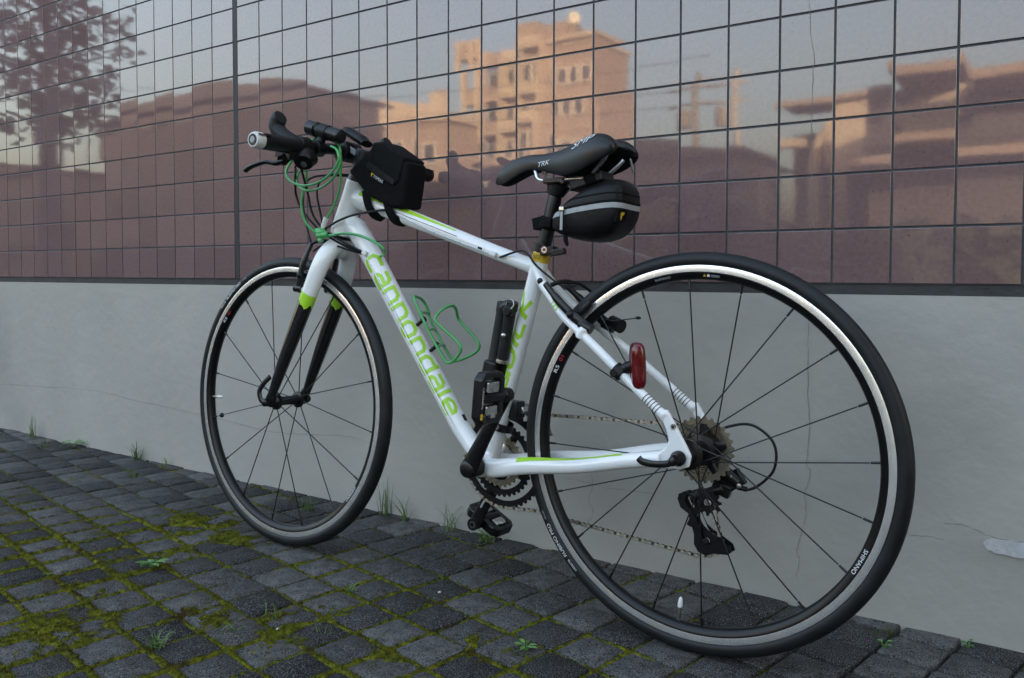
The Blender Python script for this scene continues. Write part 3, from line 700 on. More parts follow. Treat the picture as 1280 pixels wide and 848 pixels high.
# black rings near the dropouts, sticker and badge
for s_ in (1, -1):
    a, b = q(66, 92, 62.2*s_), q(42, 73, 64.2*s_)
    for i in range(6):
        p = a.lerp(b, i/5); d = (b-a).normalized(); MB().tube([p-d*.0007, p+d*.0007], .0087, 18).build('ring_band', 'black', frame)
p, d = q(317.5, 333), (q(325, 304)-q(313, 352)).normalized()
MB().tube([p-d*.0085, p+d*.0085], .01745, 28, cap=False).build('sticker', 'yellow', frame)
vs_, fs_ = text_mesh('502', .011, .002)
decal('sticker_print', vs_, fs_, 'black', p, -d.cross(EY) if d.cross(EY).x > 0 else d.cross(EY), -d, EY, frame, off=.0014)
d = (q(243, 224, 38)-q(275, 255, 27)).normalized(); up_ = d.cross(EY); up_ = up_ if up_.z > 0 else -up_
decal('badge', *stroke_mesh([[(-.008, .004), (-.008, -.004), (.0, -.004), (.0, .004), (.008, .004), (.008, -.004)]], .0022, .002), 'lime', q(262, 242, 32), d, up_, EY, frame)
# frame bolts and guides
MB().ball(q(304, 287, 24), .0065, 12, 8, (1, .6, 1)).build('bolt', 'plastic', frame)
MB().lathe(q(13, 49, 69), EY, [(0, .0052), (.0012, .0048)], 16).build('bolt', 'steel', frame)
MB().lathe(q(13, 49, 70), EY, [(0, .0022), (.0006, .002)], 10).build('bolt', 'black', frame)
for p_ in ((692, 437, 17.5), (418, 340, 15.5), (754, 345, 23)):
    MB().box(q(*p_), (.016, .009, .010), Matrix.Rotation(R(-18), 3, 'Y')).build('cable_guide', 'whiteplastic', frame, bevel=.0025)
MB().box(q(452, 351, 13), (.010, .006, .006), Matrix.Rotation(R(-18), 3, 'Y')).build('cable_guide', 'plastic', frame, bevel=.001)
lv = [(.402+.0145*a/6, .0235+.014*b/6) for a in range(7) for b in range(7)]; lf = [(a*7+b, a*7+7+b, a*7+8+b, a*7+1+b) for a in range(6) for b in range(6)]
decal_wrap('serial_label', lv, lf, 'black', dt0, dtd, dtn, .0205, R(10), frame)
# ---- fork
leg_pts = lambda s_: catmull(qs([(850, 368, 8*s_), (858, 350, 27*s_), (871, 318, 40*s_), (903, 245, 46*s_), (942, 165, 48*s_), (980, 86, 50*s_), (1012, 18, 51*s_)]), 8)
leg_r = catmull([Vector((16, 22, 0)), Vector((18, 23, 0)), Vector((17, 22.5, 0)), Vector((15, 21, 0)), Vector((14, 19, 0)), Vector((12.5, 15.5, 0)), Vector((9, 11, 0))], 8)
fk = MB(); fk.tube(qs([(846, 384), (851, 362)]), mm([22, 21]), 20)
for s_ in (1, -1):
    P = [p for p in leg_pts(s_)]; n0 = next(i for i, p in enumerate(P) if p.z < HUBZ+.250)
    fk.tube(P[:n0+1], [(r_.x/1000, r_.y/1000) for r_ in leg_r[:n0+1]], 18)
fk.ball(q(856, 352), .023, 14, 10, (1, .9, .8))
transform_mb(fk, ST)
fork = remeshed(fk, 'fork', 'white', bike, vox=.002, it=4)
for s_ in (1, -1):
    P = leg_pts(s_); n0 = next(i for i, p in enumerate(P) if p.z < HUBZ+.250); n1 = n0+3
    rr_ = [(r_.x/1000, r_.y/1000) for r_ in leg_r]
    mb = MB(); mb.tube(P[n0:], rr_[n0:], 18); transform_mb(mb, ST); mb.build('fork_leg', 'carbon', fork)
    mb = MB(); mb.tube(P[n0-1:n1], [(a+.0004, b+.0004) for a, b in rr_[n0-1:n1]], 18, cap=False)
    # ragged lower edge of the splash of lime
    vs = [Vector(v) for v in mb.v]; k = 18*(n1-n0)
    for i in range(k, len(vs)): vs[i] = vs[i]+(P[n0]-P[n0+3]).normalized()*(.004+(.011 if (i % 18) in (1, 2, 6, 9, 10, 14) else 0)-(.006 if (i % 18) in (4, 8, 12, 16) else 0))
    mb.v = [tuple(v) for v in vs]; transform_mb(mb, ST); mb.build('lime_band', 'lime', fork)
    mb = MB(); mb.prism([(x/1000, z/1000) for x, z in ((1000, 22), (1022, 26), (1034, 8), (1030, -10), (1016, -12), (1006, 0))], q(0, 0, 0), EX, EZ, EY, (.046)*s_, (.053)*s_)
    transform_mb(mb, ST); mb.build('dropout', 'black', fork, bevel=.001)
    mb = MB(); mb.tube(qs([(918, 262, 44*s_), (938, 262, 46*s_)]), .007, 12); transform_mb(mb, ST); mb.build('brake_boss', 'white', fork)
hs = MB(); hs.lathe(q(842.5, 392.5), AX, [(-.012, .0235), (-.004, .0245), (.002, .0235)], 28); hs.build('headset_ring', 'black', bike)
hs = MB(); hs.lathe(q(803, 508), AX, [(-.001, .0225), (.012, .021), (.016, .017), (.05, .0165)], 28); hs.build('headset_ring', 'black', bike)

# ---- wheels
def wheel(center, steer, spokes, phase, rear):
    T = Matrix.Translation(center)
    if steer is not None: T = steer @ T
    RO = [(.0112, .3165), (.0116, .3055), (.0108, .3030), (.0090, .2960), (.0035, .2925)]
    rb = [(-a, r_) for a, r_ in RO[1:]][:]+[]
    prof = [(a, r_) for a, r_ in RO[1:]]+[(-a, r_) for a, r_ in reversed(RO[1:])]+[(-.009, .3120), (.009, .3120)]
    rim = MB().lathe((0, 0, 0), EY, prof, 128, closed=True)
    w = transform_mb(rim, T).build('wheel', 'rimblack', bike, angle=50)
    for s_ in (1, -1):
        tr = MB().lathe((0, 0, 0), EY, [(.0117*s_, .3056), (.0119*s_, .3075), (.01175*s_, .3105), (.0119*s_, .314), (.0114*s_, .3168), (.0095*s_, .3166)], 128, cap=False)
        transform_mb(tr, T).build('brake_track', 'track', w)
    ty = []
    for i in range(22):
        a = R(-128+256*i/21); ty.append((.01395*math.sin(a), .3258+.01415*math.cos(a)))
    t = MB().lathe((0, 0, 0), EY, ty, 160, closed=True); transform_mb(t, T).build('tyre', 'rubber', w, angle=80)
    fl = ((.036, .021), (-.021, .023)) if rear else ((.032, .016), (-.032, .016))
    hp = [(-.0640 if rear else -.049, .0075), (-.052, .009)] if rear else [(-.049, .0075), (-.044, .0095)]
    if rear: hp = [(-.063, .0075), (-.055, .012), (-.0260, .016), (-.0245, .0265), (-.0185, .0265), (-.0165, .017), (-.002, .0145), (.018, .015), (.0335, .018), (.0345, .0255), (.0385, .0255), (.0400, .017), (.050, .014), (.060, .011), (.0635, .0085)]
    else: hp = [(-.049, .008), (-.044, .0115), (-.0355, .0155), (-.0345, .0195), (-.0295, .0195), (-.0275, .0125), (-.01, .0105), (.01, .0105), (.0275, .0125), (.0295, .0195), (.0345, .0195), (.0355, .0155), (.044, .0115), (.049, .008)]
    transform_mb(MB().lathe((0, 0, 0), EY, hp, 32), T).build('hub', 'black', w)
    for k in range(spokes):
        a = phase+2*math.pi*k/spokes; s_ = 0 if k % 2 == 0 else 1; lat, fr_ = fl[s_]
        if rear: off = (R(62) if (k//2) % 2 == 0 else R(-62)) if True else 0
        else: off = 0
        p1 = Vector((math.cos(a)*.2935, .002*(1 if s_ == 0 else -1), math.sin(a)*.2935)); b = a+off
        p0 = Vector((math.cos(b)*fr_, lat, math.sin(b)*fr_)); d = (p1-p0)
        sp = MB().tube([p0, p0+d*.94], [(.0014, .0012), (.0014, .0012)], 6)
        transform_mb(sp, T).build('spoke', 'black', w)
        nb = MB().tube([p0+d*.945, p0+d*1.0], .0021, 8); transform_mb(nb, T).build('nipple', 'black', w)
    return w, T
REAR_T = q(0, 0, 0)
wr, TR = wheel(q(0, 0, 0), None, 20, R(86.5), True)
FH = q(1019.8, 0, 0)
wf, TF = wheel(FH, ST, 16, R(76.6), False)
def arc_text(body, size, r0, ang, lat_fn, T, parent, mt, name='lettering', stretch=1.0):
    """print round a wheel, clockwise as seen from the left side, letter tops outwards; ang in degrees, 0 = forward, 90 = up (seen in X/Z)"""
    vs, fs = text_mesh(body, size, .004); out = []
    for v in vs:
        r_ = r0+v.y; a = R(ang)+v.x*stretch/r0
        out.append(T @ Vector((math.cos(a)*r_, lat_fn(r_), math.sin(a)*r_)))
    mb = MB().add(out, fs); return mb.build(name, mt, parent)
def tyre_lat(r_):
    c = max(-1, min(1, (r_-.3258)/.01415)); return .01395*math.sqrt(max(0, 1-c*c))+.0003
def rim_lat(r_): return .0090+(r_-.296)/(.3030-.296)*.0018+.0003
# seen from the left, forward is to the left of the picture: clockwise there = from forward (left) up to rear
for T_, w_, a_ in ((TR, wr, -36.5), (TF, wf, 52)):
    arc_text('RUBINO PRO', .0100, .3272, a_, tyre_lat, T_, w_, 'print', stretch=1.15)
    arc_text('vittoria', .0085, .3275, a_-9.3, tyre_lat, T_, w_, 'print')
    arc_text('700x28C', .0050, .3275, a_+9.0, tyre_lat, T_, w_, 'reflective')
for T_, w_, a_ in ((TR, wr, 24.5), (TF, wf, 38)):
    arc_text('R5', .0095, .2990, a_, rim_lat, T_, w_, 'print', stretch=1.6)
    arc_text('01', .0095, .2990, a_+4.6, rim_lat, T_, w_, 'redprint', stretch=1.6)
arc_text('SHIMANO', .0090, .2990, -153.4, rim_lat, TR, wr, 'print', stretch=1.1)
arc_text('SHIMANO', .0060, .2995, 77.8, rim_lat, TR, wr, 'reflective', stretch=1.1)
arc_text('SHIMANO', .0090, .2990, -141.8, rim_lat, TF, wf, 'print', stretch=1.1)
# warning sticker on the rear rim: yellow triangle, white box, small lines
def rim_patch(ang, pts, mt, name='warning_print'):
    out = [TR @ Vector((math.cos(R(ang)+x/.299)*(.2995+y), rim_lat(.2995+y)+.0002, math.sin(R(ang)+x/.299)*(.2995+y))) for x, y in pts]
    MB().add(out, [tuple(range(len(out)))]).build(name, mt, wr, False)
rim_patch(92.3, [(-.0026, -.0018), (.0026, -.0018), (0, .0026)], 'yellow'); rim_patch(93.6, [(-.0022, -.002), (.0022, -.002), (.0022, .002), (-.0022, .002)], 'print')
for y in (-.0016, -.0002, .0012): rim_patch(95.9, [(-.0075, y), (.0075, y), (.0075, y+.0006), (-.0075, y+.0006)], 'reflective')
for T_, w_, a_ in ((TR, wr, -85.2), (TF, wf, -3)):
    d = Vector((math.cos(R(a_)), 0, math.sin(R(a_))))
    transform_mb(MB().tube([d*.293, d*.268], .003, 10), T_).build('valve', 'steel', w_)
    transform_mb(MB().tube([d*.270, d*.262, d*.255, d*.2525], [.0042, .0042, .003, .001], 12), T_).build('valve_cap', 'whiteplastic', w_)
d = Vector((math.cos(R(-13.4)), 0, math.sin(R(-13.4))))
transform_mb(MB().ball(d*.255+Vector((0, .004, 0)), .006, 12, 8), TF).build('spoke_magnet', 'plastic', wf)
# quick releases
mb = MB(); mb.lathe(q(1019.8, 0, 52), EY, [(0, .008), (.006, .010), (.016, .009), (.019, .005)], 20); transform_mb(MB().lathe(q(1019.8, 0, -53), -EY, [(0, .008), (.007, .010), (.012, .008)], 20), ST).build('axle_nut', 'black', bike)
mb.tube(catmull(qs([(1018, 2, 66), (1030, 6, 68), (1036, 26, 68), (1022, 46, 66), (1006, 60, 63)]), 5), mm([(4, 7)]*5+[(3.5, 6.5)]*16), 10); transform_mb(mb, ST).build('quick_release', 'black', bike)
mb = MB(); mb.lathe(q(0, 0, 69.5), EY, [(0, .009), (.004, .0125), (.012, .0125), (.018, .0085), (.022, .008)], 22); MB().lathe(q(0, 0, -70), -EY, [(0, .008), (.007, .010), (.012, .008)], 20).build('axle_nut', 'black', bike)
mb.tube(catmull(qs([(0, 0, 88), (12, -8, 90), (36, -12, 89), (58, -11, 87), (66, -6, 86)]), 5), mm([(6, 8)]*4+[(3, 6)]*17), 10); mb.build('quick_release', 'black', bike)

# ---- drivetrain
def gear(r_, n, th, o, lat, hole, mt, name, parent, tooth=.0032, arms=None):
    out = []; inn = []
    for k in range(n*4):
        a = 2*math.pi*k/(n*4); t = k % 4; rr_ = r_-tooth if t in (0, 3) else r_+tooth*.45
        out.append((math.cos(a)*rr_, math.sin(a)*rr_)); inn.append((math.cos(a)*hole, math.sin(a)*hole))
    return MB().ring(out, inn, o+EY*lat, EX, EZ, EY, -th/2, th/2).build(name, mt, parent, False)
cass = MB().lathe(q(0, 0, -62), EY, [(0, .016), (.034, .017)], 20).build('cassette', 'black', bike)
for k, n in enumerate((28, 25, 23, 21, 19, 17, 15, 13, 12)):
    gear(n*.0127/(2*math.pi), n, .0018, q(0, 0, 0), -.0265-.0041*k, n*.0127/(2*math.pi)*.80 if k < 6 else .014, 'cog', 'cog', cass)
carrier = MB()
for k in range(5):
    a = R(20+72*k); carrier.tube([q(0, 0, -28), q(0, 0, -29)+Vector((math.cos(a), 0, math.sin(a)))*.047], mm([(2, 10), (2, 6)]), 8)
carrier.build('cog_carrier', 'black', cass)
spider = MB().lathe(q(428, -74, -34), -EY, [(0, .021), (.012, .024), (.022, .02)], 24)
for k in range(4):
    a = R(30+90*k); spider.tube([q(428, -74, -46), q(428, -74, -46)+Vector((math.cos(a), 0, math.sin(a)))*.062], mm([(4, 12), (3, 8)]), 8)
spider.build('chainring_spider', 'black', bike)
for n, lat, mt in ((48, -.0510, 'black'), (36, -.0435, 'black'), (26, -.0365, 'cog')):
    rr_ = n*.0127/(2*math.pi); gear(rr_, n, .0026, q(428, -74, 0), lat, rr_-.014, mt, 'chainring', bike)
MB().lathe(q(428, -74, 0), EY, [(-.0395, .031), (-.0385, .0345), (-.037, .0345), (-.036, .031)], 36).build('chain_guard_ring', 'steel', bike)
# chain
def chain():
    mb = MB(); bb = q(428, -74, 0); r48 = 48*.0127/(2*math.pi); rc = 19*.0127/(2*math.pi); cl = -.0435; lr = -.0505
    def circ(c, r_, a0, a1, lat, n): return [c+Vector((math.cos(R(a0+(a1-a0)*k/n))*r_, lat, math.sin(R(a0+(a1-a0)*k/n))*r_)) for k in range(n+1)]
    path = circ(q(0, 0, 0), rc, 175, 92, cl, 6)+circ(bb, r48, 92, -100, lr, 26)
    jp = q(-7, -160, 0); path += [q(349, -166, -49), q(121, -182, -46), q(8, -190, -45)]+circ(jp, .026, -95, -200, cl, 6)[1:]
    path += [q(-22, -120, -43.5), q(-20, -92, -43.5)]
    D = [0]
    for a, b in zip(path, path[1:]): D.append(D[-1]+(b-a).length)
    L = D[-1]; n = int(L/.0127); i = 0; pts = []
    for k in range(n+1):
        t = k*.0127
        while i < len(D)-2 and D[i+1] < t: i += 1
        pts.append(path[i].lerp(path[i+1], (t-D[i])/max(1e-9, D[i+1]-D[i])))
    inner = MB()
    for k in range(n):
        a, b = pts[k], pts[k+1]; d = (b-a).normalized(); nn = d.cross(EY).normalized(); tgt, w, e = (mb, .0034, .0044) if k % 2 else (inner, .0022, .0040)
        for s_ in (1, -1):
            P = [(-.0063-e*.95*math.cos(R(g)), e*math.sin(R(g))) for g in (-60, -20, 20, 60)]+[(-.0012, .0018), (.0012, .0018)]+[(.0063+e*.95*math.cos(R(g)), e*math.sin(R(g))) for g in (60, 20, -20, -60)]+[(.0012, -.0018), (-.0012, -.0018)]
            tgt.prism(P, a.lerp(b, .5)+EY*w*s_, d, nn, EY, -.0005, .0005)
        mb.tube([a-EY*.0046, a+EY*.0046], .0018, 8)
        inner.tube([a-EY*.002, a+EY*.002], .0036, 8)
    o = mb.build('chain', 'chainm', bike, False); o["kind"] = 'stuff'
    o2 = inner.build('inner_links', 'chaindark', o, False); o2["kind"] = 'stuff'
chain()
# cranks
def crank(f0, u0, f1, u1, s_, name):
    mb = MB(); a = q(f0, u0, 68*s_); b = q(f1, u1, 80*s_); P = [a.lerp(b, t) for t in (-.06, 0, .12, .4, .75, .94, 1.0, 1.06)]
    mb.tube(P, mm([(8, 17), (9, 19.5), (9, 18), (7.5, 14.5), (7, 13.5), (7, 14.5), (7, 14), (5, 9)]), 16, ref=(0, 1, 0))
    mb.lathe(q(f0, u0, 40*s_), EY*s_, [(0, .018), (.028, .019), (.036, .0165), (.039, .012)], 24); mb.lathe(q(f1, u1, 70*s_), EY*s_, [(0, .013), (.02, .013), (.024, .010)], 18)
    return mb.build(name, 'black', bike, angle=60)
cl_ = crank(428, -74, 339, 76, 1, 'crank_arm'); cr_ = crank(428, -74, 519, -226, -1, 'crank_arm')
MB().lathe(q(519, -226, -71), EY, [(0, .009), (.001, .008)], 16).build('pedal_axle_end', 'steel', cr_); MB().lathe(q(519, -226, -69.8), EY, [(0, .004), (.0006, .004)], 12).build('axle_socket', 'black', cr_)
MB().box(q(489, -176, -66), (.020, .003, .004), Matrix.Rotation(R(59), 3, 'Y')).build('crank_mark', 'reflective', cr_)
MB().lathe(q(428, -74, 76), EY, [(0, .0125), (.0028, .0115), (.004, .008)], 20).build('crank_bolt', 'plastic', cl_)
def pedal(f0, u0, s_, tilt):
    c = q(f0, u0, 0); Rm = Matrix.Rotation(tilt, 4, 'Y'); T = Matrix.Translation(c) @ Rm
    # local: x = thickness, y = sideways, z = long axis
    rr = lambda y0, z0, y1, z1, k: [(y0+k, z0), (y1-k, z0), (y1, z0+k), (y1, z1-k), (y1-k, z1), (y0+k, z1), (y0, z1-k), (y0, z0+k)]
    body = MB(); sp = lambda L: [(y*s_, z) for y, z in L]
    body.ring(sp(rr(.098, -.047, .170, .047, .012)), sp(rr(.112, -.036, .160, .036, .008)), (0, 0, 0), EY, EZ, EX, -.010, .010)
    po = transform_mb(body, T).build('pedal', 'black', bike, False, bevel=.003)
    transform_mb(MB().lathe((0, .082*s_, 0), EY*s_, [(0, .0095), (.012, .0105), (.03, .0125), (.075, .010), (.084, .008)], 18), T).build('spindle', 'plastic', po)
    m2 = MB(); m2.box((-.004, .136*s_, .020), (.016, .036, .020)); m2.box((-.004, .136*s_, -.022), (.016, .034, .018)); m2.box((.006, .136*s_, .0), (.010, .044, .058))
    transform_mb(m2, T).build('cleat_clamp', 'steel', po, False, bevel=.003)
    transform_mb(MB().box((-.012, .136*s_, -.030), (.006, .014, .010)), T).build('spring_screw', 'steel', po, False, bevel=.001)
    if s_ > 0:
        transform_mb(MB().box((-.0098, .1655, .031*-1), (.003, .005, .010)), T).build('reflector', 'yellow', po, False)
        vs, fs = text_mesh('SHIMANO', .0085, .004); out = [T @ Vector((-.0108, .1652+v.y, v.x+.002)) for v in vs]
        MB().add(out, fs).build('lettering', 'print', po, False)
pedal(339, 76, 1, R(-4)); pedal(519, -226, -1, R(62))
# rear derailleur
rd = MB(); rd.tube(qs([(-8, -28, -66), (-30, -45, -70), (-52, -60, -72)]), mm([(9, 12), (9, 13), (8, 11)]), 12); rd.box(q(-40, -56, -74), (.040, .014, .030), Matrix.Rotation(R(35), 3, 'Y')); rd.box(q(-22, -72, -70), (.034, .016, .022), Matrix.Rotation(R(-20), 3, 'Y')); rd.tube(catmull(qs([(-26, -70, -66), (0, -82, -62), (30, -94, -57)]), 4), mm([(8, 10)]*5+[(9, 13)]*4), 12)
rdo = rd.build('derailleur', 'black', bike, bevel=.002)
cage = [(44, -84), (30, -78), (16, -84), (10, -104), (2, -126), (-6, -142), (-24, -152), (-50, -160), (-54, -170), (-46, -176), (-22, -178), (-8, -184), (6, -180), (14, -168), (14, -152), (20, -132), (26, -116), (40, -108), (46, -94)]
cg_o = [(a/1000, b/1000) for a, b in cage]; cm = (sum(a for a, b in cg_o)/len(cg_o), sum(b for a, b in cg_o)/len(cg_o))
mid = lambda b: (.022-.034*min(1, max(0, (-b-.095)/.07))) if b > -.165 else -.012
cg_i = [(mid(b)+(a-mid(b))*.45, -.098+(b+.098)*.80) for a, b in cg_o]
for la in (-.0375, -.0535): MB().ring(cg_o, cg_i, q(0, 0, 0), EX, EZ, EY, la, la+.002).build('cage_plate', 'black', rdo, False)
MB().box(q(16, -116, -45), (.010, .014, .05), Matrix.Rotation(R(-22), 3, 'Y')).build('cage_bridge', 'black', rdo, False, bevel=.002)
for f_, u_ in ((-38, -48), (-54, -62), (-20, -70)): MB().lathe(q(f_, u_, -66), EY, [(0, .0042), (.003, .004), (.0035, .002)], 12).build('derailleur_screw', 'steel', rdo)
gear(.0215, 11, .0022, q(-7, -160, 0), -.0445, .005, 'plastic', 'jockey_wheel', rdo, tooth=.004); gear(.0215, 11, .0022, q(-8, -94, 0), -.0445, .005, 'plastic', 'jockey_wheel', rdo, tooth=.004)
MB().lathe(q(-7, -160, -38), EY, [(0, .006), (.004, .0055), (.0045, .003)], 14).build('pulley_bolt', 'plastic', rdo); MB().lathe(q(-8, -92, -36), EY, [(0, .006), (.002, .005)], 14).build('pulley_bolt', 'steel', rdo)
MB().tube(catmull(qs([(-18, 30, -68), (-26, 36, -70), (-57, 45, -70), (-81, 42, -70), (-106, 24, -70), (-115, 1, -70), (-112, -26, -70), (-100, -44, -70), (-80, -62, -70), (-62, -69, -70)]), 5), .0024, 8).build('cable_housing', 'plastic', rdo)
MB().tube(qs([(-66, -67, -70), (-50, -66, -71)]), .0045, 10).build('barrel_adjuster', 'black', rdo)
# front derailleur
fd = MB(); fd.box(q(380, 36, -14), (.030, .030, .034)); fd.lathe(q(399, 3, -2), (.27, 0, -.96), [(-.008, .0205), (.008, .0205)], 20, cap=False)
fdo = fd.build('derailleur', 'black', bike, bevel=.003)
pl = [(388, 46), (366, 40), (330, 14), (316, -14), (326, -16), (350, 12), (384, 30)]
for la in (-.040, -.056): MB().prism([(a/1000, b/1000) for a, b in pl], q(0, 0, 0), EX, EZ, EY, la-.0008, la+.0008).build('cage_plate', 'steel', fdo, False)
MB().box(q(372, 32, -24), (.026, .02, .012), Matrix.Rotation(R(25), 3, 'Y')).build('linkage', 'steel', fdo, bevel=.002)
MB().lathe(q(399, 3, 18), EY, [(0, .0055), (.004, .005)], 12).build('clamp_bolt', 'steel', fdo)
MB().tube(qs([(405, -14, -20), (392, 34, -22)]), .0007, 6).build('cable', 'steel', fdo)

# ---- brakes
def vbrake(piv, top, lat, pad, T=None):
    """one pair of arms; piv/top/pad = (forward, up)"""
    for s_ in (1, -1):
        mb = MB(); mb.tube(catmull(qs([(piv[0], piv[1], lat*s_), ((piv[0]*2+top[0])/3+4, (piv[1]*2+top[1])/3, (lat+2)*s_), ((piv[0]+2*top[0])/3+3, (piv[1]+2*top[1])/3, (lat)*s_), (top[0], top[1], (lat-7)*s_)]), 4), mm([(7, 10)]*4+[(5.5, 8)]*5+[(4.5, 6)]*4), 12)
        mb.lathe(q(piv[0], piv[1], lat*s_)-Vector((0, 0, 0)), Vector((.6, .0, .25)) if T is None else Vector((1, 0, .1)), [(-.012, .009), (.012, .0095), (.016, .006)], 14)
        if T is not None: transform_mb(mb, T)
        o = mb.build('brake_arm', 'black', bike)
        pb = MB(); d = Vector((pad[2], 0, pad[3])).normalized(); c = q(pad[0], pad[1], 21*s_)
        pb.tube([c-d*.035, c-d*.03, c, c+d*.03, c+d*.035], mm([(4, 4), (6, 7), (6.5, 7.5), (6, 7), (4, 4)]), 10)
        pb.tube([c, q(pad[0], pad[1], (lat+3)*s_)], .006, 10); pb.ball(q(pad[0], pad[1], (lat+5)*s_), .0085, 10, 6)
        if T is not None: transform_mb(pb, T)
        pb.build('brake_pad', 'plastic', o)
vbrake((933, 265), (904, 367), 46, (925, 295, .9, .35), ST)
vbrake((193, 206), (284, 282), 44, (222, 227, -.72, .7))
mb = MB(); mb.tube(catmull(qs([(904, 366, 40), (882, 374, 30), (858, 372, 0), (880, 372, -36)]), 5), .0035, 8); mb.tube(catmull(qs([(902, 352, 32), (912, 351, 24), (906, 360, 16), (878, 368, 20), (838, 362, 24), (815, 356, 25), (790, 350, 25), (764, 345, 24)]), 5), .0022, 8)
mb.build('brake_cable', 'plastic', bike)
mb = MB(); mb.tube(catmull(qs([(279, 280, 26), (262, 287, 10), (240, 283, -14), (222, 266, -34)]), 5), mm([4.5]*8+[3]*8), 8); mb.tube(catmull(qs([(401, 333, 18), (385, 337, 20), (371, 341, 20), (349, 345, 20), (330, 335, 23), (315, 318, 24), (290, 298, 20), (262, 279, 14), (240, 280, 0)]), 5), .0022, 8)
mb.tube(qs([(222, 224, 4), (160, 217, 0), (113, 224, 0)]), .0011, 6); mb.ball(q(113, 224, 0), .003, 8, 6, (2, 1, 1))
mb.build('brake_cable', 'plastic', bike)
MB().tube(qs([(185, 214, -38), (160, 206, -30)]), .013, 12).build('brake_knob', 'plastic', bike)
MB().tube(qs([(754, 343, 22), (600, 130, 26), (500, -10, 24)]), .0009, 6).build('shift_cable', 'steel', bike)
MB().tube(qs([(692, 434, 17), (560, 383, 17), (418, 338, 16)]), .0009, 6).build('brake_wire', 'steel', bike)

# ---- seat post, clamp, saddle
MB().tube(qs([(313, 350), (291, 440), (288, 452)]), mm([13.6, 13.6, 12]), 24).build('seat_post', 'black', bike)
mb = MB(); d = (q(313, 352)-q(325, 304)).normalized(); mb.lathe(q(314, 349), d, [(-.007, .0205), (.010, .0205)], 28); mb.box(q(293, 344, 12), (.030, .020, .015), Matrix.Rotation(R(8), 3, 'Y'))
so = mb.build('seat_clamp', 'black', bike, bevel=.002); MB().lathe(q(297, 346, 21.5), EY, [(0, .007), (.002, .0065)], 16).build('clamp_bolt', 'steel', so); MB().lathe(q(297, 346, 23.3), EY, [(0, .003), (.0005, .003)], 6).build('bolt_socket', 'black', so)
MB().box(q(268, 341, 20), (.030, .012, .012), Matrix.Rotation(R(8), 3, 'Y')).build('clamp_lever', 'black', so, bevel=.002)
mb = MB(); mb.tube(qs([(289, 448), (285, 462), (280, 472)]), mm([(15, 15), (17, 22), (18, 24)]), 16); mb.box(q(278, 474, 0), (.046, .056, .010)); mb.lathe(q(258, 470, 26), EY, [(0, .006), (.004, .005)], 12)
mb.build('saddle_clamp', 'black', bike, bevel=.002)
sd_sec = [  # forward, crest up, lower up, half width, groove depth, inner gap
 (424, 488, 480, 5, 0, 0), (418, 500, 474, 11, 1, 0), (400, 514, 472, 15, 2, 0), (375, 525, 484, 18, 4, 1), (346, 530, 497, 20, 7, 3), (318, 528, 497, 23, 9, 5), (287, 528, 487, 29, 11, 7), (255, 534, 477, 42, 12, 8),
 (225, 543, 479, 51, 13, 12), (200, 551, 485, 59, 12, 18), (176, 553, 494, 62, 10, 28), (157, 546, 503, 60, 7, 42), (146, 536, 510, 55, 3, 58), (140, 527, 516, 48, 1, 70)]
def saddle():
    mb = MB()
    for s_ in (1, -1):
        rings = []
        for f, cu_, lo, w, gd, gap in sd_sec:
            g = gap*.5; m_ = (g+w)/2; th = min(16, (cu_-lo)*.5)
            sec = [(g, cu_-gd), (g+(w-g)*.30, cu_-.5), (g+(w-g)*.58, cu_-1), (g+(w-g)*.82, cu_-(cu_-lo)*.16), (w, cu_-(cu_-lo)*.45), (w*.99, cu_-(cu_-lo)*.75), (w*.95, lo), (w*.86, lo+1), (g+(w-g)*.72, max(lo+3, cu_-th-(cu_-lo)*.3)), (g+(w-g)*.35, cu_-th-3), (g, cu_-gd-th*.8)]
            rings.append([q(f, z, y*s_) for y, z in sec])
        n = len(rings[0]); vs = [v for r_ in rings for v in r_]; fs = []
        for i in range(len(rings)-1):
            for k in range(n): fs.append((i*n+k, i*n+(k+1) % n, (i+1)*n+(k+1) % n, (i+1)*n+k))
        fs.append(tuple(range(n))); fs.append(tuple((len(rings)-1)*n+k for k in range(n)))
        mb.add(vs, fs)
    return mb.build('saddle', 'leather', bike, angle=180, sub=2)
sdl = saddle()
dg = bpy.context.evaluated_depsgraph_get(); dg.update(); ev = sdl.evaluated_get(dg).to_mesh()
sbv = BVHTree.FromPolygons([v.co for v in ev.vertices], [tuple(p.vertices) for p in ev.polygons]); sdl.evaluated_get(dg).to_mesh_clear()
vs_, fs_ = text_mesh('SMP', .022, .003); vs_ = [Vector((v.x*1.25+v.y*.45, v.y)) for v in vs_]
dd = (q(160, 553, 30)-q(245, 540, 22)).normalized(); nr = Vector((.10, .80, .60)).normalized()
decal('lettering', vs_, fs_, 'print', q(206, 535, 46), dd, nr.cross(dd), nr, sdl, bv=sbv, off=.0008)
vs_, fs_ = text_mesh('TRK', .0125, .003); vs_ = [Vector((v.x*1.3+v.y*.4, v.y)) for v in vs_]
decal('lettering', vs_, fs_, 'print', q(300, 506, 26), Vector((-1, 0, .05)).normalized(), Vector((.05, -.2, 1)).normalized(), Vector((.1, 1, .25)), sdl, bv=sbv, off=.0008)
for s_ in (1, -1):
    MB().tube(catmull(qs([(326, 500, 14*s_), (322, 492, 18*s_), (307, 476, 22*s_), (240, 475, 22*s_), (205, 478, 24*s_), (175, 500, 30*s_), (165, 512, 34*s_)]), 5), .0036, 10).build('saddle_rail', 'steel', sdl)
MB().prism([(.022*math.cos(a*.5236), .008*math.sin(a*.5236)) for a in range(12)], q(139, 497, -14), (.28, -.9, -.35), (.2, -.28, .94), (-.94, -.3, 0), 0, .0015).build('saddle_badge', 'reflective', sdl)

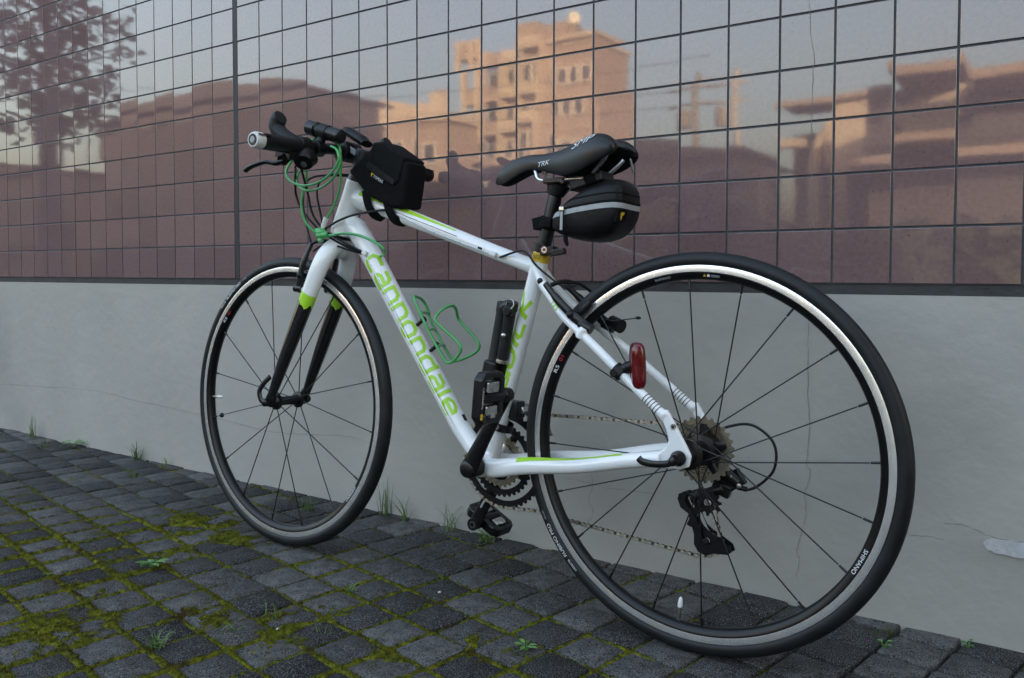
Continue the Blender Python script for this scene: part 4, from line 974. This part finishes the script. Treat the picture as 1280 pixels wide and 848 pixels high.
# ---- cockpit
stem = MB(); stem.lathe(q(803, 508), AX, [(.012, .0185), (.030, .0195), (.066, .0195), (.070, .017)], 24); stem.tube(qs([(788, 552), (812, 566), (832, 574)]), mm([(15, 17), (14, 15.5), (15, 17)]), 16); stem.lathe(q(834, 574, 0), EY, [(-.024, .021), (-.023, .023), (.023, .023), (.024, .021)], 24)
sto = stem.build('stem', 'plastic', bike); MB().box(q(806, 572, 13), (.030, .004, .012), Matrix.Rotation(R(-30), 3, 'Y')).build('stem_print', 'reflective', sto, bevel=.001)
for l_ in (-14, 14): MB().lathe(q(850, 588, l_), (.7, 0, .7), [(0, .005), (.005, .0045)], 12).build('stem_bolt', 'steel', sto)
BAR = catmull(qs([(821, 556, 268), (824, 559, 200), (830, 566, 110), (834, 573, 50), (834, 574, 0), (834, 573, -50), (830, 567, -110), (826, 562, -200), (824, 559, -272)]), 4)
MB().tube(BAR, .0125, 16).build('handlebar', 'black', bike)
for s_ in (1, -1):
    a = q(821, 556, 266*s_); b = q(826, 561, 152*s_); P = [a.lerp(b, t) for t in (0, .06, .2, .5, .8, .95, 1)]
    g = MB().tube(P, mm([(14, 14), (15, 15), (17, 17), (17.5, 16.5), (17, 16.5), (17.5, 17), (16, 16)]), 20).build('grip', 'plastic', bike)
    e = MB(); ax_ = (a-b).normalized(); e.lathe(a-ax_*.014, ax_, [(0, .0160), (.003, .0165), (.016, .0165), (.021, .0145), (.022, .011)], 28); eo = e.build('grip_clamp', 'whiteplastic' if s_ > 0 else 'plastic', g)
    MB().lathe(a+ax_*.0078, ax_, [(0, .0118), (.0008, .0112)], 24).build('end_cap', 'pumpgrey', eo); MB().lathe(a+ax_*.0087, ax_, [(0, .0066), (.0005, .006)], 20).build('end_logo', 'reflective', eo)
    MB().box(a-ax_*.010+Vector((-.016, 0, .010)), (.004, .030, .0016)).build('clamp_slot', 'black', eo, False)
    MB().tube(catmull(qs([(826, 562, 150*s_), (840, 572, 158*s_), (862, 587, 164*s_), (876, 603, 166*s_), (874, 618, 166*s_), (864, 625, 166*s_)]), 5), mm([(16, 17)]*6+[(16.5, 16.5)]*10+[(17, 17)]*7+[(15.5, 15.5)]*2+[(8, 8)]), 16).build('bar_end', 'rubber', bike)
    pod = MB(); pod.lathe(q(829, 565, 138*s_), EY*s_, [(-.016, .016), (-.012, .0195), (.012, .0195), (.016, .016)], 20)
    pod.lathe(q(818, 536, 142*s_), Vector((-.35, .55*s_, -.75)).normalized(), [(-.020, .012), (-.014, .021), (.002, .0235), (.008, .0215), (.012, .019), (.0125, .010)], 22)
    pod.box(q(838, 546, 168*s_), (.044, .030, .024), Matrix.Rotation(R(-12), 3, 'Y')); pod.tube(catmull(qs([(812, 524, 150*s_), (795, 518, 164*s_), (782, 520, 176*s_)]), 4), mm([(6, 4)]*9), 8); pod.tube(qs([(842, 548, 160*s_), (836, 528, 185*s_)]), .012, 10); pod.ball(q(822, 540, 120*s_), .015, 12, 8)
    po = pod.build('shifter', 'plastic', bike)
    MB().tube(catmull(qs([(836, 528, 180*s_), (858, 524, 186*s_), (880, 527, 192*s_), (903, 523, 196*s_), (923, 518, 198*s_), (938, 511, 198*s_)]), 5), mm([(7, 6)]*6+[(6.5, 4.5)]*12+[(6, 5)]*7+[(3, 3)]), 12).build('brake_lever', 'black', po)
    MB().lathe(q(829, 580, 136*s_), (0, 0, 1), [(0, .0045), (.004, .004)], 10).build('clamp_bolt', 'steel', po)
MB().tube(catmull(qs([(772, 586, 4), (790, 597, 2), (815, 610, 0), (832, 619, 0), (840, 622, 0)]), 4), mm([(16, 8)]*3+[(17, 11)]*10+[(15, 9)]*3+[(8, 5)]), 14).build('cycle_computer', 'plastic', bike)
# front torch
t0_, t1_ = q(862, 616, 90), q(762, 586, 90); ta_ = (t1_-t0_).normalized()
li = MB().lathe(t0_, ta_, [(0, .0135), (.002, .0165), (.026, .0165), (.028, .0135), (.034, .0135), (.036, .0145), (.066, .0145), (.068, .0135), (.072, .0135), (.074, .0155), (.100, .0155), (.103, .0135)], 24).build('front_light', 'black', bike, angle=30)
MB().lathe(t1_+ta_*-.0008, ta_, [(0, .0105), (.0014, .0095)], 20).build('switch_cap', 'rubber', li); MB().lathe(t0_+ta_*-.0004, -ta_, [(0, .0120), (.0004, .0115)], 20).build('lens', 'glass', li)
mb = MB(); mb.tube(qs([(818, 598, 90), (824, 580, 92), (830, 568, 95)]), mm([(10, 12), (8, 9), (12, 14)]), 12); mb.lathe(q(829, 567, 95), EY, [(-.011, .0175), (.011, .0175)], 18); mb.lathe(t0_+ta_*.038, ta_, [(0, .0165), (.026, .0165)], 18); mb.build('light_mount', 'plastic', li, bevel=.001)
# cable housings
for L_ in ([(836, 520, 150), (880, 524, 110), (925, 505, 70), (943, 480, 52), (932, 448, 46), (900, 415, 42), (872, 398, 38), (825, 416, 36), (777, 428, 34), (723, 435, 26), (694, 437, 20)],
           [(836, 524, 140), (886, 530, 90), (890, 480, 66), (884, 430, 54), (860, 396, 40), (815, 372, 34), (770, 352, 27), (756, 346, 24)],
           [(832, 540, -120), (868, 532, -50), (900, 524, 0), (905, 490, 24), (884, 430, 30), (864, 390, 32), (820, 366, 30), (770, 348, 25)],
           [(836, 526, -140), (890, 530, -40), (944, 520, 10), (955, 470, 20), (930, 410, 30), (905, 372, 40)]):
    MB().tube(catmull(qs(L_), 6), .0026, 8).build('cable_housing', 'plastic', bike)
# tail light on the left seat stay
tl = MB(); c = q(84, 144, 58); ax_ = (q(86, 177, 55)-q(82, 112, 55)).normalized(); out = []
for k in range(28):
    a = 2*math.pi*k/28; out.append((.0128*math.copysign(abs(math.cos(a))**.8, math.cos(a)), .0185*math.sin(a)+math.copysign(.0215, math.sin(a))*min(1, abs(math.sin(a))*3)))
ty_ = Vector((-.62, .78, 0)).normalized(); tx_ = ty_.cross(ax_).normalized()
tl.prism(out, c, tx_, ax_, ty_, -.010, .0); tlo = tl.build('tail_light', 'plastic', bike, True, 50, bevel=.002)
m2 = MB(); vs = []; fs = []
for i, (k_, h_) in enumerate(((1.0, 0.0), (.99, .006), (.90, .0115), (.66, .0145), (.3, .0155))):
    vs += [c+tx_*(x*k_)+ax_*(y*(1-(1-k_)*.45))+ty_*h_ for x, y in out]
for i in range(4):
    for k in range(28): fs.append((i*28+k, i*28+(k+1) % 28, i*28+28+(k+1) % 28, i*28+28+k))
fs.append(tuple(112+k for k in range(28))); m2.add(vs, fs).build('red_lens', 'redlens', tlo, True, 60)
mb = MB(); mb.tube(qs([(118, 131, 56), (102, 141, 57), (90, 146, 56)]), mm([11, 10, 9]), 12); mb.lathe(q(120, 132, 57.5), Vector((-99, -8, -76)).normalized(), [(-.009, .0135), (.009, .0135)], 18); mb.lathe(q(124, 130, 66), EY, [(0, .008), (.005, .007)], 14)
mb.build('light_clamp', 'plastic', tlo, bevel=.001)
# bottle cage
CG = catmull(qs([(608, 247, 26), (568, 187, 30), (526, 131, 30), (512, 122, 31), (496, 128, 34), (478, 148, 36), (486, 165, 36), (536, 199, 36), (546, 212, 33), (541, 228, 18), (534, 236, 0), (533, 231, -16), (539, 209, -34), (520, 190, -36), (490, 164, -36), (486, 150, -36), (500, 137, -35), (538, 122, -34), (555, 128, -30), (606, 200, -28), (617, 228, -27), (622, 246, -16), (618, 252, 6)]), 6, closed=True)
cg = MB().tube(CG, .0031, 10, closed=True).build('bottle_cage', 'greenwire', bike)
br = MB()
for fl_, fr2, u_ in ((566, 594, 184), (542, 570, 152), (590, 612, 218)): br.tube(catmull(qs([(fl_, u_, 29), (fl_+16, u_+2, 0), (fr2, u_, -28)]), 4), .0028, 8)
br.build('cross_wire', 'greenwire', cg)
for f_, u_ in ((612, 200), (574, 148)): MB().lathe(q(f_, u_, 0), Vector((-.81, 0, .586)), [(-.016, .004), (.006, .004), (.007, .0075), (.012, .007)], 12).build('cage_bolt', 'plastic', cg)

# ------------------------------------------------------------------ things carried on the bicycle
def frame_bag():
    r_ = thing('frame_bag', 'black fabric pouch strapped on the top tube behind the stem', 'bag')
    ol = [(722, 578), (700, 574), (628, 530), (632, 490), (640, 440), (664, 438), (704, 452), (744, 470), (794, 518), (800, 526), (768, 548), (735, 570)]
    mb = MB(); n = len(ol); secs = []
    for l_, k in ((-31, .93), (-27, 1.0), (0, 1.012), (28, 1.0), (33, .93)):
        cx, cz = 705, 508; secs.append([q(cx+(f-cx)*k, cz+(u-cz)*k, l_) for f, u in ol])
    vs = [v for s_ in secs for v in s_]; fs = [tuple(range(n)), tuple(4*n+k for k in range(n))]
    for i in range(4):
        for k in range(n): fs.append((i*n+k, i*n+(k+1) % n, i*n+n+(k+1) % n, i*n+n+k))
    mb.add(vs, fs); mb.build('bag_body', 'cordura', r_, True, 50, bevel=.004)
    fl = [(726, 581), (698, 580), (636, 541), (648, 496), (662, 484), (745, 528)]
    f2 = MB(); f2.prism([(a/1000, b/1000) for a, b in fl], q(0, 0, 0), EX, EZ, EY, -.033, .0360); fo = f2.build('flap', 'cordura', r_, True, 40, bevel=.004)
    hem = MB(); hem.prism([(a/1000, b/1000) for a, b in [(743, 527), (664, 485), (660, 496), (736, 540)]], q(0, 0, 0), EX, EZ, EY, .0350, .0375); hem.build('hem', 'bagshell', fo, False, bevel=.001)
    for pts in ([(752, 474), (748, 450), (738, 428), (722, 420)], [(690, 452), (684, 430), (672, 412), (656, 408)]):
        s2 = MB()
        P = catmull(qs([(pts[0][0], pts[0][1]+6, 26), (pts[0][0], pts[0][1]-4, 25), (pts[1][0], pts[1][1], 22), (pts[2][0], pts[2][1]+2, 16), (pts[3][0], pts[3][1]+2, 0), (pts[2][0], pts[2][1]+2, -16), (pts[1][0], pts[1][1], -22)]), 4)
        s2.tube(P, mm([(2, 11)]*len(P)), 8, ref=(0, 1, 0)); s2.build('strap', 'cordura', r_, True, 40)
    d = (q(640, 472)-q(743, 527)).normalized(); up_ = EY.cross(d); up_ = up_ if up_.z > 0 else -up_
    c = q(711, 503, 34.2); vs, fs = text_mesh('TOPEAK', .0085, .004)
    lab = MB().prism([(-.021, -.0055), (.021, -.0055), (.021, .0055), (-.021, .0055)], c, d, up_, EY, 0, .0012).build('logo_tag', 'bagshell', r_, False)
    MB().add([c+d*(v.x+.004)+up_*v.y+EY*.0016 for v in vs], fs).build('lettering', 'print', lab, False)
    MB().add([c+d*x+up_*y+EY*.0016 for x, y in ((-.0205, .0045), (-.0135, .0045), (-.0135, .0025), (-.016, .002), (-.0165, -.004), (-.019, -.001), (-.0205, .0025))], [tuple(range(7))]).build('logo_mark', 'yellow', lab, False)
frame_bag()

def saddle_bag():
    r_ = thing('saddle_bag', 'black wedge saddle bag with a grey stripe hung under the saddle', 'bag')
    S = [(284, 402, 386, 20), (276, 416, 378, 31), (255, 432, 369, 40), (225, 451, 361, 47), (190, 465, 357, 51), (165, 472, 362, 50), (148, 471, 371, 48), (138, 467, 384, 45), (132, 459, 398, 40), (129, 449, 410, 30)]
    N = 24; rings = []
    def se(a, w, h, e=.62): return (w*math.copysign(abs(math.cos(a))**e, math.cos(a)), h*math.copysign(abs(math.sin(a))**e, math.sin(a)))
    for f, hi, lo, w in S: rings.append([q(f, (hi+lo)/2+se(2*math.pi*k/N, w, (hi-lo)/2)[1], se(2*math.pi*k/N, w, (hi-lo)/2)[0]) for k in range(N)])
    vs = [v for r in rings for v in r]; fs = [tuple(range(N)), tuple((len(S)-1)*N+k for k in range(N))]
    for i in range(len(S)-1):
        for k in range(N): fs.append((i*N+k, i*N+(k+1) % N, i*N+N+(k+1) % N, i*N+N+k))
    body = MB().add(vs, fs).build('bag_body', 'bagshell', r_, True, 180, sub=1)
    dg = bpy.context.evaluated_depsgraph_get(); dg.update(); ev = body.evaluated_get(dg).to_mesh()
    bv = BVHTree.FromPolygons([v.co for v in ev.vertices], [tuple(p.vertices) for p in ev.polygons]); body.evaluated_get(dg).to_mesh_clear()
    def band(name, zc, hw, mt, off, f0=279, f1=165):
        pts = []
        for i in range(25): pts.append((q(f0+(f1-f0)*i/24, 0, 0), EY))
        c = q(165, 0, 0)
        for i in range(1, 24):
            a = math.pi*i/24; pts.append((c, Vector((-math.sin(a), math.cos(a), 0))))
        for i in range(25): pts.append((q(f1+(f0-f1)*i/24, 0, 0), -EY))
        V = []; ok = []
        for o_, d_ in pts:
            f_ = None
            for j in range(4):
                z = zc(o_.x*1000+d_.x*40)+hw*(-1+2*j/3); h = bv.ray_cast(Vector((o_.x, o_.y, HUBZ+z/1000))+d_*.2, -d_, .3)
                V.append(h[0]+d_*off if h[0] is not None else None)
        F = []
        for i in range(len(pts)-1):
            for j in range(3):
                f_ = (i*4+j, i*4+4+j, i*4+5+j, i*4+1+j)
                if all(V[k] is not None for k in f_): F.append(f_)
        me = MB().add([v if v is not None else Vector((0, 0, 0)) for v in V], F)
        o = me.build(name, mt, r_, True, 60)
        bm = bmesh.new(); bm.from_mesh(o.data); bmesh.ops.delete(bm, geom=[v for v in bm.verts if not v.link_faces], context='VERTS'); bm.to_mesh(o.data); bm.free()
    zc = lambda f: 421-13.5*max(0, (f-150)/130)**1.2-3*max(0, (150-f)/45)
    band('reflective_stripe', zc, 4.6, 'reflective', .0012)
    band('zip', lambda f: zc(f)+7.5, 1.8, 'cordura', .0014); band('seam', lambda f: zc(f)+22, 1.0, 'cordura', .0012, 262)
    MB().box(q(247, 418, 46), (.010, .006, .008)).build('zip_slider', 'steel', r_, False, bevel=.0015); MB().box(q(246, 396, 48), (.006, .003, .034)).build('zip_pull', 'reflective', r_, False, bevel=.001)
    MB().box(q(246, 396, 48), (.0075, .0022, .037)).build('zip_tab', 'cordura', r_, False)
    mb = MB(); mb.lathe(q(301, 397, 0), Vector((-.23, 0, .97)), [(-.012, .018), (-.008, .020), (.008, .020), (.012, .018)], 20); mb.box(q(321, 397, 0), (.018, .030, .022), Matrix.Rotation(R(12), 3, 'Y')); mb.tube(qs([(300, 398, 22), (284, 396, 22)]), mm([(2, 10), (2, 10)]), 8); mb.build('post_strap', 'cordura', r_, False, bevel=.005)
    mb = MB()
    for s_ in (1, -1): mb.tube(catmull(qs([(200, 466, 26*s_), (204, 478, 28*s_), (206, 486, 22*s_), (200, 480, 12*s_), (196, 466, 10*s_)]), 4), mm([(2, 11)]*17), 8)
    mb.build('rail_strap', 'cordura', r_)
    MB().box(q(212, 470, 0), (.07, .05, .02), Matrix.Rotation(R(14), 3, 'Y')).build('bracket', 'plastic', r_, False, bevel=.004)
    MB().tube(qs([(250, 376, 26), (247, 362, 30), (243, 352, 30)]), mm([(2, 5), (2, 5), (2, 3)]), 8).build('strap_end', 'cordura', r_)
    # yellow mark near the tail
    h = bv.ray_cast(q(146, 402, 0)+Vector((-.35, .94, 0))*.2, Vector((.35, -.94, 0)), .3)
    if h[0] is not None:
        n_ = h[1].normalized(); ex = n_.cross(EZ).normalized(); ex = -ex if ex.x > 0 else ex; ey = n_.cross(ex); ey = ey if ey.z > 0 else -ey
        MB().prism([(-.012, -.011), (.012, -.011), (.012, .011), (-.012, .011)], h[0], ex, ey, n_, -.004, .0012).build('logo_tag', 'cordura', r_, False)
        MB().add([h[0]+ex*x+ey*y+n_*.0017 for x, y in ((-.004, .007), (.005, .007), (.004, .002), (.001, .001), (0, -.008), (-.003, -.003), (-.004, .003))], [tuple(range(7))]).build('logo_mark', 'yellow', r_, False)
saddle_bag()

def pump():
    r_ = thing('mini_pump', 'graphite mini pump clipped upright beside the seat tube', 'pump')
    d = (q(391, 230)-q(424, 45)).normalized()
    MB().lathe(q(420, 62, 22), d, [(0, .0125), (.002, .0135), (.055, .0135), (.057, .0118), (.165, .0112), (.170, .0125), (.186, .0125), (.188, .010)], 22).build('barrel', 'pumpgrey', r_)
    MB().lathe(q(386, 130, 26), d, [(0, .0105), (.002, .0115), (.10, .0115), (.104, .0135), (.118, .0135), (.121, .010)], 22).build('handle', 'pumpgrey', r_)
    MB().lathe(q(386, 130, 26), d, [(-.001, .0118), (.004, .0119), (.006, .0117)], 22).build('collar', 'steel', r_)
    MB().tube(qs([(386, 236, 24), (374, 240, 26), (362, 236, 27)]), mm([11, 12, 11]), 14).build('pump_head', 'pumpgrey', r_); MB().lathe(q(362, 229, 36), EY, [(0, .010), (.010, .0105), (.013, .007)], 18).build('head_knob', 'plastic', r_)
    MB().tube(catmull(qs([(357, 231, 46), (348, 240, 46), (352, 250, 44), (364, 250, 42), (368, 240, 42)]), 4), .0012, 6).build('lever_wire', 'steel', r_)
    MB().ball(q(374, 183, 39), .005, 10, 8).build('button', 'steel', r_)
    mb = MB(); mb.box(q(410, 108, 18), (.030, .044, .050), Matrix.Rotation(R(-12), 3, 'Y')); mb.box(q(402, 90, 8), (.030, .022, .080), Matrix.Rotation(R(-14), 3, 'Y')); mb.build('clip', 'plastic', r_, False, bevel=.005)
pump()

def lock():
    r_ = thing('cable_lock', 'thin green cable lock looped over the handlebar and head tube', 'lock')
    a = [(788, 568, 96), (765, 556, 100), (763, 530, 100), (799, 500, 100), (854, 488, 100), (905, 499, 98), (926, 524, 96), (900, 560, 90), (850, 592, 84), (806, 592, 80), (782, 575, 80), (776, 547, 80), (783, 517, 80), (820, 489, 80), (870, 480, 80), (907, 494, 78), (912, 520, 74), (894, 534, 68), (898, 510, 62), (909, 488, 60), (915, 448, 60), (901, 412, 58), (880, 392, 50), (862, 384, 42)]
    MB().tube(catmull(qs(a), 6), .0028, 8).build('cable', 'greencable', r_)
    MB().tube(catmull(qs([(812, 588, 70), (806, 575, 55), (808, 545, 46), (813, 520, 42), (817, 486, 40), (838, 443, 40), (857, 420, 40), (868, 398, 38)]), 6), .0028, 8).build('cable', 'greencable', r_)
    MB().tube(catmull(qs([(864, 386, 40), (847, 384, 40), (803, 388, 41), (760, 383, 38), (722, 370, 34), (698, 356, 28), (700, 344, 20), (720, 338, 10)]), 6), .0030, 8).build('cable', 'greencable', r_)
    MB().tube(qs([(857, 424, 40), (867, 402, 40)]), .0058, 12).build('sleeve', 'whiteplastic', r_)
    mb = MB(); mb.ball(q(872, 391, 42), .013, 10, 8, (1.3, .8, .9)); mb.tube(qs([(884, 398, 42), (868, 372, 44)]), mm([(7, 9), (6, 7)]), 10); mb.tube(qs([(850, 386, 40), (876, 384, 46)]), .008, 10); mb.build('lock_body', 'greencable', r_)
lock()

# ------------------------------------------------------------------ weeds and grass
def tuft(x, y, n, hgt, spread, seed, label, group='grass tufts'):
    rnd = random.Random(seed); mb = MB()
    for _ in range(n):
        a = rnd.uniform(0, 6.28); h = hgt*rnd.uniform(.45, 1.1); lean = spread*rnd.uniform(.2, 1.0); w = rnd.uniform(.0007, .0015); ox, oy = rnd.uniform(-.016, .016), rnd.uniform(-.010, .010)
        d = Vector((math.cos(a), math.sin(a)*.7-.12, 0)); s_ = Vector((-math.sin(a), math.cos(a), 0))
        P = [Vector((ox, oy, -.006))+d*(lean*t*t)+Vector((0, 0, h*(t-.28*t*t*lean/max(.01, hgt)))) for t in (0, .3, .6, .85, 1)]
        vs = []
        for p, k in zip(P, (1, .95, .75, .4, .02)): vs += [p-s_*w*k, p+s_*w*k+Vector((0, 0, .0004))]
        mb.add(vs, [(2*i, 2*i+1, 2*i+3, 2*i+2) for i in range(4)])
    o = mb.build('grass_tuft', 'grass', None, True, 80); o.location = (x, y, 0); tag(o, label, 'grass', group)
def weed(x, y, n, size, seed, label):
    rnd = random.Random(seed); r_ = empty('weed', (x, y, 0)); tag(r_, label, 'weed')
    for k in range(n):
        a = k*2.4+rnd.uniform(-.3, .3); l = size*rnd.uniform(.6, 1.1); w = l*.36; d = Vector((math.cos(a), math.sin(a), 0)); s_ = Vector((-math.sin(a), math.cos(a), 0)); z = .002+.35*l+.006*k/n
        vs = [Vector((0, 0, 0)), d*l*.3+Vector((0, 0, z*.6))]
        P = [(.3, .15), (.5, .9), (.72, 1.0), (.9, .6), (1.05, .05)]; V = []
        for t, ww in P: V += [d*l*t-s_*w*ww*.5+Vector((0, 0, z*(.6+.4*math.sin(t*2.2)))), d*l*t+Vector((0, 0, z*(.6+.4*math.sin(t*2.2))-.003*ww)), d*l*t+s_*w*ww*.5+Vector((0, 0, z*(.6+.4*math.sin(t*2.2))))]
        F = []
        for i in range(4): F += [(3*i, 3*i+1, 3*i+4, 3*i+3), (3*i+1, 3*i+2, 3*i+5, 3*i+4)]
        mb = MB().add(V, F); mb.tube([(0, 0, -.005), tuple(d*l*.32+Vector((0, 0, z*.75)))], .0009, 5); mb.build('leaf', 'weed', r_, True, 70)
for i, a in enumerate((
 (-1.22, -.03, 16, .10, .05, 'tall thin grass tuft at the wall foot by the left edge'), (-.99, -.10, 12, .045, .05, 'short grass tuft in the setts near the left edge'),
 (-.52, -.02, 22, .085, .06, 'bushy grass tuft at the wall foot left of the front wheel'), (-.30, -.17, 16, .045, .06, 'low grass tuft out in the setts left of the front wheel'),
 (-.36, -.012, 7, .05, .03, 'sparse grass blades at the wall just left of the front tyre'), (.433, -.11, 26, .05, .04, 'leafy grass tuft seen through the front wheel'),
 (.625, -.014, 15, .12, .05, 'tall grass tuft at the wall just behind the front tyre'), (.70, -.02, 12, .085, .06, 'grass tuft at the wall, second behind the front tyre'), (.86, -.025, 13, .10, .09, 'spreading grass tuft at the wall between the wheels'),
 (.985, -.045, 34, .075, .09, 'dense grass tuft under the lower pedal'), (.86, -.83, 30, .075, .07, 'large grass tuft among the mossy setts at bottom left'), (.914, -.636, 6, .065, .03, 'few grass blades among mossy setts below the front tyre'),
 (.906, -.718, 8, .05, .05, 'small splayed grass sprig among setts at the bottom'), (.951, -.456, 12, .05, .06, 'grass sprig in the setts right below the front wheel'), (.35, -.765, 12, .035, .05, 'small grass sprig in moss at the left edge'),
 (1.02, -.489, 8, .03, .03, 'tiny grass sprig in a mossy joint below the lower pedal'), (1.05, -.62, 7, .04, .03, 'grass sprig at the bottom between two dark setts'))):
    tuft(a[0], a[1], int(a[2]*1.4), a[3]*(1.0 if a[1] > -.2 else .6), a[4]*(1 if a[1] > -.2 else .8), 40+i, a[5])
weed(.494, -.606, 11, .034, 1, 'broad-leaved green weed growing in the moss at lower left'); weed(-.92, -.03, 7, .05, 2, 'bright green weed at the wall foot near the left edge'); weed(1.884, -.112, 5, .016, 3, 'tiny weed in the joint right of the rear tyre'); weed(2.003, -.03, 5, .016, 4, 'tiny weed in the joint at the far right wall foot')
weed(1.385, -.475, 8, .022, 5, 'pale small weed at the bottom edge below the rear wheel')
for i, (x, y) in enumerate(((.9735, -.662), (1.10, -.36))):
    o = MB().ball((0, 0, .002), .0032, 10, 8, (1, 1.2, .6)).build('pebble', 'flake', None); o.location = (x, y, 0); tag(o, ('small pale pebble lying on a dark sett at bottom centre', 'small pale pebble on a sett below the front wheel')[i], 'pebble', 'pale pebbles')
